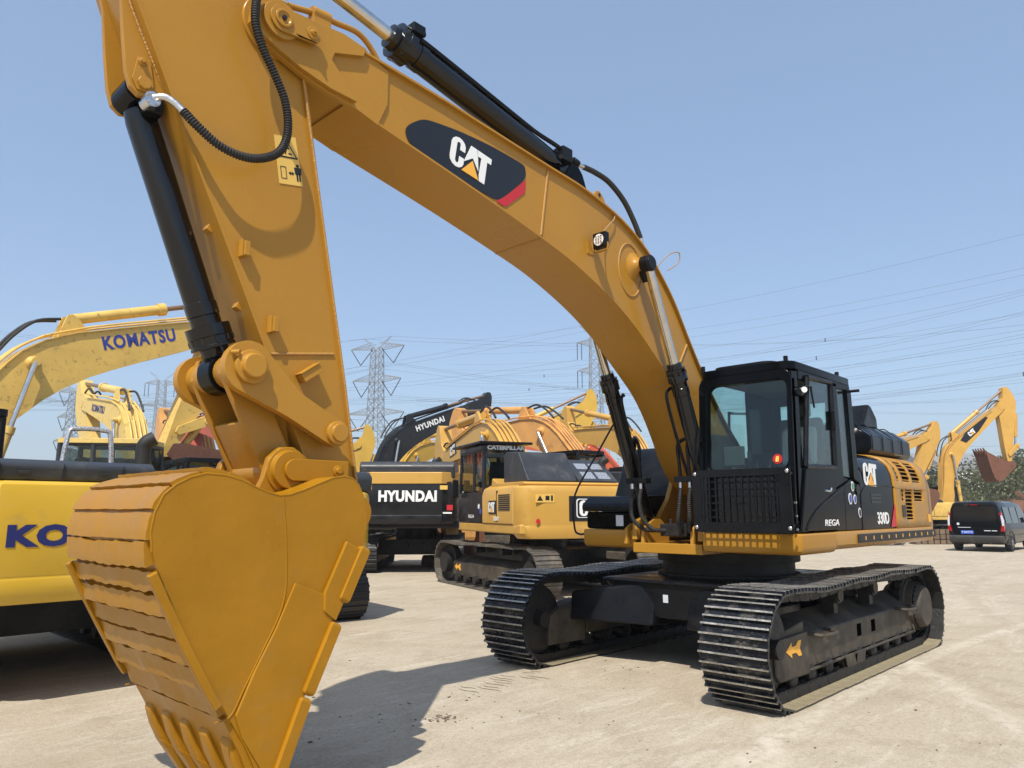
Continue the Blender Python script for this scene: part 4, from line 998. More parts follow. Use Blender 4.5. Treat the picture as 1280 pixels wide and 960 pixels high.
def bg_excavator(label, x, y, track_deg, upper_deg, sc=1.0, boom=0, stick=0, buc=0, body=None, boomm=None, cwm=None, cabm=None, hoodm=None, buckm=None, marks=None, pipes=True,
                 bbdrop=0, cwd=.88, cwtop=2.05, cwbot=1.10, hoody=(-1.28, 1.28), hoodz=.34, shoes=None, with_boom=True, rail=True, group='excavators parked in rows across the yard', track_light=False):
    root = thing('excavator', label, 'excavator', (x, y, 0), 0, group)
    S = Matrix.Scale(sc, 4); T0 = Matrix.Rotation(R(track_deg), 4, 'Z') @ S; U = Matrix.Rotation(R(upper_deg), 4, 'Z') @ S
    body = body or oldy; boomm = boomm or body; cwm = cwm or body; cabm = cabm or satin; hoodm = hoodm or greyhood; buckm = buckm or rust
    bg_tracks(root, T0, shoes or shoe_bg, frame_m)
    u = MB(U)
    u.box(-2.3, 1.30, -1.38, 1.38, 1.18, 1.36); u.build('upper_frame', body, root, bevel=.03)
    # side bodies
    for s in (1, -1):
        pr = [(s * .68, 1.36), (s * 1.40, 1.36), (s * 1.405, 1.92), (s * 1.36, 2.05), (s * 1.22, 2.12), (s * .68, 2.12)]
        m = MB(U); m.prism(pr if s > 0 else pr[::-1], -1.98, (-.30 if s > 0 else 1.20), plane='YZ'); b_ = m.build('side_body', body, root, bevel=.02)
        lv = MB(U)
        for k in range(8): lv.box(-1.85, -1.25, min(s * 1.40, s * 1.412), max(s * 1.40, s * 1.412), 1.62 + k * .04, 1.64 + k * .04)
        lv.build('side_louvre', dark, b_)
        MB(U).box(-1.16, -1.14, min(s * 1.38, s * 1.41), max(s * 1.38, s * 1.41), 1.40, 2.0).build('panel_gap', inkm, b_)
    # counterweight: rounded in plan
    pl = [(-1.99, -1.40), (-1.99, 1.40)] + [(-2.0 - (cwd - .06) * math.sin(R(a)), 1.40 - .42 * min(1, cwd / .8) * (1 - math.cos(R(a)))) for a in range(15, 91, 15)]
    pl += [(-2.0 - cwd + .005, .97), (-2.0 - cwd, .90), (-2.0 - cwd, 0), (-2.0 - cwd, -.90), (-2.0 - cwd + .005, -.97)] + [(-2.0 - (cwd - .06) * math.sin(R(a)), -(1.40 - .42 * min(1, cwd / .8) * (1 - math.cos(R(a))))) for a in range(90, 14, -15)]
    m = MB(U); n = len(pl); vs = []
    for z, k in ((cwbot, .93), (cwbot + .08, .98), (cwbot + .22, 1), (cwbot + .24, .992), (cwbot + .26, 1), (cwtop - .12, 1), (cwtop - .03, .985), (cwtop, .95)):
        for p in pl: vs.append((-1.99 + (p[0] + 1.99) * k, p[1] * (k if p[0] < -1.995 else min(1, k + .01)), z))
    fs = [[j * n + i, j * n + (i + 1) % n, (j + 1) * n + (i + 1) % n, (j + 1) * n + i] for j in range(7) for i in range(n)] + [list(range(n))[::-1], [7 * n + i for i in range(n)]]
    m.add(vs, fs); cwo = m.build('counterweight', cwm, root, bevel=.01, ang=50)
    # hood
    m = MB(U); m.prism([(-1.82 - cwd, cwtop + .004), (-1.84 - cwd, cwtop + hoodz * .65), (-1.72 - cwd, cwtop + hoodz * .88), (-.9, cwtop + hoodz), (-.55, cwtop + .2), (-.50, cwtop + .004)], *hoody); ho = m.build('engine_hood', hoodm, root, bevel=.05, seg=3)
    m = MB(U); m.tube([(-1.6, -.70, cwtop + .1), (-1.6, -.70, cwtop + .42), (-1.62, -.72, cwtop + .52), (-1.66, -.80, cwtop + .58)], .085, n=14); m.build('exhaust_pipe', rubber, root)
    for yy in (-.75, .75):
        m = MB(U); m.prism([(-2.6, cwtop), (-2.6, cwtop + .06), (-2.56, cwtop + .10), (-2.52, cwtop + .06), (-2.52, cwtop)], yy - .02, yy + .02); 
    if rail:
        m = MB(U); m.tube([(-1.2, .05, 2.1), (-1.2, .0, 2.62), (-1.2, -.08, 2.70), (-1.2, -.38, 2.70), (-1.2, -.46, 2.62), (-1.2, -.50, 2.1)], .028, n=8, sm=3); m.build('handrail', silver, root)
    # cab
    ca = MB(U)
    y0, y1 = .42, 1.38
    def post(p, q, w=.05): 
        ca.tube([p, q], w, n=6, sm=1)
    for yy in (y0 + .04, y1 - .04):
        post((1.32, yy, 1.38), (1.22, yy, 2.86)); post((.35, yy, 1.38), (.33, yy, 2.88)); post((-.26, yy, 1.38), (-.24, yy, 2.88))
        post((1.22, yy, 2.86), (-.24, yy, 2.88))
    post((1.22, y0, 2.86), (1.22, y1, 2.86)); post((1.30, y0, 2.02), (1.30, y1, 2.02), .03)
    ca.box(-.28, 1.28, y1 - .05, y1, 1.37, 1.98); ca.box(-.28, 1.28, y0, y0 + .05, 1.37, 2.02); ca.box(-.28, -.24, y0, y1, 1.37, 2.15); ca.box(1.27, 1.30, y0, y1, 1.37, 1.6)
    co_ = ca.build('cab', cabm, root, bevel=.012)
    m = MB(U); m.prism(rrect(-.30, 1.28, y0 - .02, y1 + .02, .1), 2.88, 2.97, plane='XY'); m.build('cab_roof', cabm, root, bevel=.025)
    for nm, bx in (('side_window', (.40, 1.24, y1 - .03, y1 - .025, 2.0, 2.84)), ('side_window', (-.2, .30, y1 - .03, y1 - .025, 2.0, 2.84)), ('right_window', (-.2, 1.22, y0 + .02, y0 + .025, 2.02, 2.84)), ('rear_window', (-.262, -.256, y0 + .08, y1 - .08, 2.15, 2.82)), ('windscreen', (1.25, 1.256, y0 + .06, y1 - .06, 1.6, 2.82))):
        MB(U).box(*bx).build(nm, gl_dark, co_)
    m = MB(U); m.prism([(.05, 1.6), (.6, 1.6), (.62, 1.8), (.2, 1.85), (.05, 2.65), (-.06, 2.6)], .66, 1.1); m.build('seat', seatm, co_)
    # boom group
    if with_boom:
        B = U @ rotY(FOOT, boom); K = B @ rotY(NOSE, stick); Q = K @ rotY(BPIN, buc)
        m = MB(B); m.prism(BT + [(.08, 2.12), (.0, 2.0), (.02, 1.86), (.12, 1.78), (.25, 1.76)] + [(p[0], p[1] - bbdrop * min(1, p[0] / 2)) for p in BB] + [(5.93, 4.45 - bbdrop * .4), (6.22, 4.54), (6.28, 4.66), (6.2, 4.80), (5.83, 4.84)], -.25, .25)
        m.strip(BT[::-1], -.29, .29, .02); bo_ = m.build('boom', boomm, root, ang=25)
        for s in (1, -1):
            m = MB(B); m.lathe((2.12, s * .24, 4.03), (0, s, 0), [(0, .13), (.03, .13), (.06, .08), (.20, .08)], n=20); m.build('cylinder_boss', boomm, bo_)
            e = (B @ V((2.12, 0, 4.03))); 
            P0 = U @ V((.98, s * .40, 1.42)); P1 = B @ V((2.12, s * .40, 4.03)); d = (P1 - P0)
            m = MB(); m.cyl(P0, P0 + d * .56, .085 * sc, n=16); m.cyl(P0 + d * .52, P0 + d * .565, .10 * sc, n=16); c_ = m.build('boom_cylinder', body if boomm is not blackb else black, root)
            m = MB(); m.cyl(P0 + d * .56, P1, .05 * sc, n=14); m.build('piston_rod', chrome, c_)
        P0 = B @ V((2.95, 0, 4.90)); P1 = K @ V((6.70, 0, 5.60)); d = P1 - P0; dl = d.length
        m = MB(); m.cyl(P0, P0 + d.normalized() * 1.95 * sc, .11 * sc, n=18); m.cyl(P0 + d.normalized() * 1.85 * sc, P0 + d.normalized() * 2.0 * sc, .14 * sc, n=18); c_ = m.build('stick_cylinder', boomm, root)
        m = MB(); m.cyl(P0 + d.normalized() * 1.9 * sc, P1, .055 * sc, n=14); m.build('piston_rod', rustrod, c_)
        m = MB(B)
        for yy in (-.15, .15): m.prism([(2.62, 4.50), (3.22, 4.60), (3.10, 4.85), (2.98, 4.98), (2.88, 4.98), (2.78, 4.80)], yy - .03, yy + .03)
        m.build('cylinder_bracket', boomm, bo_)
        if pipes:
            for k in range(4):
                yy = -.18 + k * .12; off = .05
                pts = [(.35, yy, 2.45), (.62, yy, 2.82), (.9, yy, 3.22), (1.22, yy, 3.65), (1.55, yy, 4.05), (1.95, yy, 4.36), (2.4, yy, 4.56)]
                m = MB(B); m.tube(pts, .025, n=8, sm=3); m.build('boom_pipe', boomm, bo_)
            for yy in (-.22, .22):
                m = MB(B); m.tube([(2.4, yy, 4.56), (3.3, yy, 4.72), (4.6, yy, 4.84), (5.6, yy, 4.93)], .022, n=8, sm=2); m.build('boom_pipe', boomm, bo_)
            for hp in ([(5.5, .1, 4.95), (5.8, .12, 5.1), (6.1, .12, 5.12), (6.4, .12, 5.0)], [(5.5, -.1, 4.95), (5.8, -.12, 5.05), (6.1, -.12, 5.05), (6.4, -.12, 4.9)], [(2.75, .12, 4.9), (2.3, .15, 4.88), (1.9, .16, 4.62), (1.6, .18, 4.3)], [(2.75, -.12, 4.9), (2.3, -.15, 4.86), (1.9, -.16, 4.60), (1.6, -.18, 4.3)]):
                MB(B).tube(hp, .030, n=8).build('hydraulic_hose', rubber, bo_)
        m = MB(K); m.prism(ST_BG, -.19, .19); sk_ = m.build('stick', boomm, root, ang=25)
        m = MB(K); m.cyl((6.10, -.26, 4.69), (6.10, .26, 4.69), .16, n=24); m.build('stick_boss', boomm, sk_)
        P0 = K @ V((6.88, 0, 4.1)); P1 = K @ V((6.22, 0, 2.45)); d = P1 - P0
        m = MB(); m.cyl(P0, P0 + d * .72, .10 * sc, n=16); bc_ = m.build('bucket_cylinder', boomm, root); m = MB(); m.cyl(P0 + d * .7, P1, .05 * sc, n=12); m.build('piston_rod', chrome, bc_)
        m = MB(K)
        for s in (1, -1):
            a, b = sorted((s * .22, s * .27)); m.prism([(6.30, 2.36), (6.30, 2.50), (6.20, 2.58), (6.08, 2.52), (5.55, 2.18), (5.52, 2.05), (5.62, 2.0)], a, b)
        m.build('guide_link', boomm, root, bevel=.01)
        P0 = K @ V((6.2, 0, 2.43)); P1 = Q @ V((5.90, 0, 1.85)); m = MB(); m.cyl(P0, P1, .09 * sc, n=10); m.cyl(P0 - (U.to_3x3() @ V((0, .3, 0))), P0 + (U.to_3x3() @ V((0, .3, 0))), .08 * sc, n=14); m.build('power_link', boomm, root)
        m = MB(Q); 
        for s in (1, -1):
            a, b = sorted((s * .52, s * .55)); m.prism(BUC_BG, a, b)
        m.strip([(5.65, 1.81), (5.90, 1.80), (6.37, 1.80), (6.52, 1.815), (6.65, 1.775), (6.74, 1.69), (6.785, 1.56), (6.775, 1.42), (6.63, 1.11), (6.35, .61), (6.13, .27), (6.03, .1)], -.52, .52, -.03)
        bb = m.build('bucket', buckm, root, ang=30)
        for k in range(5):
            yy = -.46 + k * .23; t = MB(Q); t.hexa([(6.2, yy - .05, .30), (6.2, yy + .05, .30), (6.02, yy + .05, .22), (6.02, yy - .05, .22)], [(6.0, yy - .03, -.08), (6.0, yy + .03, -.08), (5.97, yy + .03, -.09), (5.97, yy - .03, -.09)]); t.build('tooth', buckm, bb)
        if marks: marks(root, U, B, K, cwo, bo_, co_)
    elif marks: marks(root, U, U, U, cwo, None, co_)
    return root

oldy   = mat('faded_yellow_paint', (.60, .39, .095), rough=.5, noise=.10, nscale=2, bump=.08, dirt=.42, dirtcol=(.20, .115, .05), dscale=3.5)
oldb   = mat('scuffed_yellow_boom_paint', (.66, .43, .10), rough=.5, noise=.10, nscale=2, bump=.08, dirt=.25, dirtcol=(.16, .10, .05), dscale=9)
cly    = mat('clean_yellow_paint', (.60, .37, .03), rough=.35, noise=.06, nscale=2, coat=.2, dirt=.12, dirtcol=(.4, .26, .08))
cly2   = mat('used_yellow_paint', (.56, .345, .05), rough=.42, noise=.08, nscale=2, dirt=.2, dirtcol=(.35, .2, .08), dscale=4)
palesy = mat('pale_yellow_paint', (.66, .47, .14), rough=.5, noise=.08, dirt=.3, dirtcol=(.3, .2, .08), dscale=4)
catb   = mat('amber_machine_paint', (.56, .32, .065), rough=.4, noise=.06, nscale=2, dirt=.15, dirtcol=(.35, .22, .1))
orang  = mat('faded_orange_paint', (.60, .30, .085), rough=.5, noise=.1, nscale=2, dirt=.4, dirtcol=(.33, .17, .06), dscale=3)
redp   = mat('orange_red_paint', (.52, .09, .030), rough=.5, noise=.1, nscale=2, dirt=.25, dirtcol=(.25, .08, .04), dscale=3)
redp2  = mat('dull_red_paint', (.38, .07, .035), rough=.6, noise=.1, nscale=2, dirt=.35, dirtcol=(.2, .08, .05), dscale=3)
rust   = mat('rusty_bucket_steel', (.15, .062, .035), rough=.75, noise=.3, nscale=4, bump=.4, dirt=.4, dirtcol=(.09, .05, .035), dscale=4)
rustrod= mat('brown_greased_rod', (.22, .13, .07), rough=.4, metal=.3, noise=.2)
greyhood = mat('dark_grey_hood_paint', (.028, .031, .036), rough=.45, noise=.15, nscale=3, dirt=.35, dirtcol=(.08, .075, .065), dscale=3)
blackb = mat('black_machine_paint', (.010, .011, .013), rough=.35, noise=.1, nscale=3, dirt=.15, dirtcol=(.05, .045, .04))
shoe_bg= mat('worn_track_steel', (.085, .075, .062), rough=.6, noise=.3, nscale=6, bump=.2, dirt=.5, dirtcol=(.20, .165, .12), dscale=4)
shoe_dk= mat('dark_track_steel', (.02, .019, .018), rough=.5, noise=.3, nscale=6, bump=.2)

def boomside(M, s): return M
def mk_komatsu_boom(txt='KOMATSU', m_=navy, w=2.0, h=.24, x=3.3, z=4.25, side=-1, ang=.10):
    def f(root, U, B, K, cwo, bo, co):
        if side < 0: text('boom_lettering', txt, m_, bo, (x, -.253, z), (1, 0, ang), (-ang, 0, 1), h, w, bold=.035, M=B, spacing=1.12)
        else: text('boom_lettering', txt, m_, bo, (x + w, .253, z + ang * w), (-1, 0, -ang), (-ang, 0, 1), h, w, bold=.04, M=B)
    return f
def both(*fs):
    def f(*a):
        for q in fs: q(*a)
    return f
def rear_text(txt, m_, h, w, z, y0=None, bold=.04):
    def f(root, U, B, K, cwo, bo, co):
        text('rear_lettering', txt, m_, cwo, (-2.884, (w / 2 if y0 is None else y0), z), (0, -1, 0), (0, 0, 1), h, w, bold=bold, M=U)
    return f
CAM2 = V((8.176, 4.358))
def at(px, depth):
    """ground position seen at image column px (of 1280) and this depth along the view"""
    fx_, fy_ = math.cos(3.90621), math.sin(3.90621); rx_, ry_ = math.sin(3.90621), -math.cos(3.90621)
    k = (px - 640) / 930.1 * depth * 1.0
    return (CAM2.x + fx_ * depth + rx_ * k, CAM2.y + fy_ * depth + ry_ * k)
VIEW = math.degrees(3.90621); RIGHT = VIEW - 90; LEFT = VIEW + 90

# A: nearest left machine, seen from its rear
def marksA(root, U, B, K, cwo, bo, co):
    text('rear_lettering', 'KOMATSU', navy, cwo, (-2.884, .87, 1.43), (0, -1, 0), (0, 0, 1), .205, 1.72, bold=.055, M=U, spacing=1.12)
    polys('rear_sticker', [[(0, 0), (.26, 0), (.26, .10), (0, .10)]], bluesk, cwo, (-2.87, 1.20, 1.66), (0, -1, 0), (0, 0, 1), .003, M=U)
A = bg_excavator('yellow machine at left seen from behind, navy lettering on its counterweight', 5.75, -5.62, 270, 270, .92, body=cly, cwm=cly, marks=marksA, cwtop=2.03, cwbot=.92, hoody=(-.45, 1.30), hoodz=.24, shoes=shoe_dk, with_boom=False)
UA = Matrix.Rotation(R(270), 4, 'Z') @ Matrix.Scale(.92, 4)
for yy in (-.12, .42, .95): MB(UA).box(-2.728, -2.715, yy - .004, yy + .004, 2.05, 2.20).build('hood_seam', inkm, A)
for yy in (.05, .75): MB(UA).box(-2.735, -2.718, yy - .05, yy + .05, 2.10, 2.13).build('hood_latch', rubber, A, bevel=.005)
for yy in (-.98, .98): MB(UA).prism([(-2.60, 2.03), (-2.60, 2.10), (-2.55, 2.14), (-2.50, 2.10), (-2.50, 2.03)], yy - .02, yy + .02).build('lifting_eye', cly, A, bevel=.01)
x, y = at(78, 12.6)
Nm = bg_excavator('machine showing only its dark cab and yellow cab roof above the charcoal hood', x, y, RIGHT + 8, RIGHT + 8, .97, body=palesy, cabm=greyhood, with_boom=False, rail=False, shoes=shoe_dk)
for ch in Nm.children:
    if ch.name.startswith('cab_roof'): ch.data.materials[0] = palesy
x, y = at(318, 12.4)
A2 = bg_excavator('yellow machine with a charcoal hood half hidden behind the big bucket', x, y, 262, 262, .82, with_boom=False, body=cly, rail=False, cwtop=2.30, hoodz=.42, shoes=shoe_dk)
# B: scuffed boom crossing the left of the picture
x, y = at(-114, 13.6)
Bm = bg_excavator('machine whose scuffed pale yellow boom with navy lettering arches over the left edge', x, y, RIGHT + 50, RIGHT + 50, 1.05, boom=-11.5, stick=18.5, buc=0, bbdrop=.16, body=oldy, boomm=oldb, marks=mk_komatsu_boom(m_=bluel, w=1.55, h=.29, x=3.45, z=4.22, ang=.10), shoes=shoe_dk, buckm=rust)
# C
x, y = at(190, 18)
Cm = bg_excavator('pale yellow machine turned away behind the left row, several pipes running over its boom', x, y, LEFT - 46, LEFT - 46, .95, boom=-3.6, stick=18, body=palesy, marks=mk_komatsu_boom(side=1, w=1.3, h=.22, x=3.6, z=4.25, ang=.1), rail=False)
# D
x, y = at(275, 29)
Dm = bg_excavator('faded orange machine glimpsed between the raised sticks at left', x, y, LEFT - 50, LEFT - 50, 1.2, boom=3, stick=-4, body=orang, rail=False)
x, y = at(320, 25)
Dr = bg_excavator('dull red machine glimpsed behind the big stick at left', x, y, LEFT - 50, LEFT - 50, 1.15, boom=2, stick=20, body=redp2, marks=mk_komatsu_boom('HYUNDAI', navy, side=1, w=1.6, h=.22, x=3.3, z=4.25), rail=False)
# E1: rear view, black counterweight
def marksE(root, U, B, K, cwo, bo, co):
    text('rear_lettering', 'HYUNDAI', white, cwo, (-2.884, (.72), 1.88), (0, -1, 0), (0, 0, 1), .30, 1.54, bold=.05, M=U, spacing=1.08)
    MB(U).strip([(-2.05, 1.41), (-2.84, .98), (-2.885, .45), (-2.905, 0), (-2.885, -.45), (-2.84, -.98), (-2.05, -1.41)], 1.88, 2.055, .03, plane='XY2') if False else None
    for s in (1, -1):
        MB(U).box(-2.80, -2.76, min(s * 1.08, s * 1.24), max(s * 1.08, s * 1.24), 1.66, 1.80).build('tail_lamp', red, cwo)
        MB(U).box(-2.83, -2.78, min(s * .82, s * 1.22), max(s * .82, s * 1.22), 1.57, 1.61).build('reflector', white, cwo)
    for s in (1, -1): polys('rear_label', [[(0, 0), (.2, 0), (.2, .11), (0, .11)]], lyellow, cwo, (-2.88, s * 1.0 + .1, 2.20), (0, -1, 0), (0, 0, 1), .003, M=U)
x, y = at(523, 22.3)
E1 = bg_excavator('machine with a black counterweight lettered in white under a yellow band, seen squarely from behind', x, y, VIEW + 3, VIEW + 1, .98, with_boom=False, body=blackb, cwm=blackb, hoodm=greyhood, cabm=blackb, marks=marksE, cwbot=1.30, cwtop=2.50, hoodz=.52, shoes=shoe_dk, boomm=blackb, rail=False)
band = MB(Matrix.Rotation(R(VIEW + 1), 4, 'Z') @ Matrix.Scale(.98, 4)); band.prism([(-2.0, -1.43), (-2.0, 1.43), (-2.30, 1.41), (-2.64, 1.26), (-2.86, 1.0), (-2.905, .95), (-2.905, 0), (-2.905, -.95), (-2.86, -1.0), (-2.64, -1.26), (-2.30, -1.41)], 2.35, 2.66, plane='XY'); band.build('counterweight_band', catb, E1, bevel=.02)
# E2: black boom
x, y = at(452, 31)
E2 = bg_excavator('machine with a raised black boom lettered in white, behind the black counterweight', x, y, RIGHT + 30, RIGHT + 34, 1.02, boom=-16, stick=38, buc=10, bbdrop=.12, body=catb, boomm=blackb, cabm=blackb, marks=mk_komatsu_boom('HYUNDAI', white, w=1.45, h=.25, x=3.1, z=4.20, ang=.10), shoes=shoe_dk, rail=False)
x, y = at(300, 34)
J = bg_excavator('yellow machine whose boom end shows just right of the big stick', x, y, RIGHT + 10, RIGHT + 10, .9, boom=-4.6, stick=-5, body=cly2, rail=False, shoes=shoe_dk)
x, y = at(475, 36)
Km = bg_excavator('small yellow machine far behind the black boom', x, y, RIGHT + 48, RIGHT + 48, 1.05, boom=-4, stick=10, body=cly2, rail=False)
# F: amber machine with the black cab, mid distance
def marksF(root, U, B, K, cwo, bo, co):
    s = 1
    polys('rear_decal', [[(-.45, 0), (1.05, 0), (1.05, .46), (-.45, .46)]], inkm, cwo, (-2.424, 0, 1.42), (0, -1, 0), (0, 0, 1), .004, M=U)
    polys('logo_outline', [rrect(-.30, .60, .06, .41, .05)], white, cwo, (-2.428, 0, 1.42), (0, -1, 0), (0, 0, 1), .003, M=U)
    polys('logo_field', [rrect(-.28, .58, .075, .395, .05)], inkm, cwo, (-2.431, 0, 1.42), (0, -1, 0), (0, 0, 1), .003, M=U)
    cat_logo(cwo, (-2.435, .24, 1.51), (0, -1, 0), (0, 0, 1), .29, M=U, w=1.4)
    polys('warning_label', [[(0, 0), (.38, 0), (.38, .15), (0, .15)]], lyellow, cwo, (-2.424, 1.13, 1.76), (0, -1, 0), (0, 0, 1), .003, M=U)
    polys('label_print', [[(.03, .03), (.15, .03), (.09, .13)], [(.2, .04), (.28, .04), (.28, .12), (.2, .12)], [(.31, .03), (.35, .03), (.35, .13), (.31, .13)]], inkm, cwo, (-2.427, 1.13, 1.76), (0, -1, 0), (0, 0, 1), .002, M=U)
    polys('red_disc', [circ(0, 0, .045, 16)], red, cwo, (-2.424, 1.08, 1.42), (0, -1, 0), (0, 0, 1), .003, M=U)
    text('cab_lettering', 'CATERPILLAR', white, co, (-.318, 1.30, 2.88), (0, -1, 0), (0, 0, 1), .095, .86, bold=.065, M=U)
    polys('logo_plate', [[(0, 0), (.42, 0), (.42, .26), (0, .26)]], inkm, co, (-.72, 1.409, 1.55), (-1, 0, 0), (0, 0, 1), .003, M=U)
    cat_logo(co, (-.72, 1.413, 1.58), (-1, 0, 0), (0, 0, 1), .20, M=U, w=1.3)
    text('model_number', '320D', white, co, (-1.0, 1.413, 1.42), (-1, 0, 0), (0, 0, 1), .08, .28, bold=.02, M=U)
    text('door_lettering', 'REGA', white, co, (.62, 1.384, 1.46), (-1, 0, 0), (0, 0, 1), .07, .36, M=U)
    MB(U).prism([(1.3, 1.37), (1.3, 2.0), (-.32, 2.0), (-.32, 1.37)], 1.378, 1.383).build('cab_door', blackb, co)
    polys('round_sticker', [circ(-.05, 1.70, .055, 16)], white, co, (0, 1.386, 0), (1, 0, 0), (0, 0, 1), -.003, M=U)
    polys('round_sticker', [circ(-.16, 1.60, .06, 16)], bluesk, co, (0, 1.386, 0), (1, 0, 0), (0, 0, 1), -.003, M=U)
    polys('boom_decal', [[(0, 0), (.62, 0), (.55, .36), (0, .36)]], inkm, bo, (5.2, .253, 4.42), (-1, 0, -.08), (-.08, 0, 1), .003, M=B) if bo else None
    if bo: cat_logo(bo, (5.16, .258, 4.46), (-1, 0, -.08), (-.08, 0, 1), .28, M=B, w=1.3)
    # boxy cowl and roof guard
    MB(U).prism([(-.9, 2.16), (-.9, 2.72), (-1.0, 2.78), (-1.65, 2.74), (-2.15, 2.16)], .12, 1.16).build('rear_cowl', greyhood, root, bevel=.03)
    e_ = MB(U).prism([(-.9, 2.16), (-.9, 2.66), (-1.5, 2.62), (-2.2, 2.16)], -.75, .10).build('engine_cowl', greyhood, root, bevel=.03)
    for z0, z1, a, b in ((2.22, 2.36, -.62, -.36), (2.22, 2.36, -.30, -.04), (2.42, 2.54, -.62, -.36), (2.42, 2.54, -.30, -.04)):
        k0, k1 = (z0 - 2.16) / .46, (z1 - 2.16) / .46
        MB(U).hexa([(-2.205 + .7 * k0, a, z0), (-2.205 + .7 * k0, b, z0), (-2.17 + .7 * k0, b, z0), (-2.17 + .7 * k0, a, z0)], [(-2.205 + .7 * k1, a, z1), (-2.205 + .7 * k1, b, z1), (-2.17 + .7 * k1, b, z1), (-2.17 + .7 * k1, a, z1)]).build('cowl_grille', silver, e_)
    MB(U).box(-.42, 1.5, .30, 1.50, 3.0, 3.05).build('roof_guard', satin, root, bevel=.01)
    MB(U).box(1.22, 1.28, 1.42, 1.56, 1.9, 2.3).build('side_mirror', satin, root, bevel=.02)
x, y = at(672, 16.4)
F = bg_excavator('amber machine with a black cab parked just beyond the far crawler of the big one', x, y, LEFT - 62, LEFT - 68, 1.0, boom=14.5, stick=-19, buc=0, body=catb, cabm=blackb, marks=marksF, cwd=.42, cwtop=2.07, hoodz=.09, hoodm=catb, rail=False)
# G orange boom
x, y = at(760, 21.7)
G = bg_excavator('faded orange machine with its boom folded left, above the hood of the amber one', x, y, LEFT - 51.3, LEFT - 51.3, 1.1, boom=8.5, stick=-18, body=orang, marks=mk_komatsu_boom('HYUNDAI', navy, side=1, w=1.7, h=.28, x=3.9, z=4.3, ang=.09), rail=False)
x, y = at(597, 35)
H = bg_excavator('machine whose amber stick end points up behind the orange boom', x, y, RIGHT + 10, RIGHT + 10, 1.0, boom=-18.8, stick=18.5, body=cly2, rail=False)
x, y = at(833, 23.6)
I1 = bg_excavator('amber machine behind the near boom cylinders, pipes curving down its boom', x, y, LEFT - 66, LEFT - 66, 1.0, boom=1.5, stick=-23, body=catb, rail=False)
x, y = at(800, 40)
I2 = bg_excavator('orange red machine behind the amber one with pipes down its boom', x, y, LEFT - 20, LEFT - 20, 1.25, boom=3, stick=-6, body=redp, rail=False)
# L and M at right
def marksL(root, U, B, K, cwo, bo, co):
    polys('boom_decal', [[(3.2, 4.12), (3.0, 4.40), (3.5, 4.60), (5.0, 4.72), (5.1, 4.62), (4.2, 4.28)]], inkm, bo, (0, -.253, 0), (1, 0, 0), (0, 0, 1), .003, M=B)
    cat_logo(bo, (3.60, -.257, 4.28), (1, 0, .1), (-.1, 0, 1), .26, M=B, w=1.3)
x, y = at(1168, 39.2)
Lm = bg_excavator('amber machine behind the van, boom raised high with a rusty bucket hanging from it', x, y, RIGHT, RIGHT, .95, boom=-31.6, stick=17, buc=152, body=oldy, boomm=catb, marks=marksL, rail=False, cwtop=2.0)
x, y = at(1052, 36)
Mm = bg_excavator('amber machine hidden behind the big counterweight, only its boom end showing', x, y, RIGHT + 15, RIGHT + 15, .9, boom=-11.5, stick=21, body=catb, rail=False)
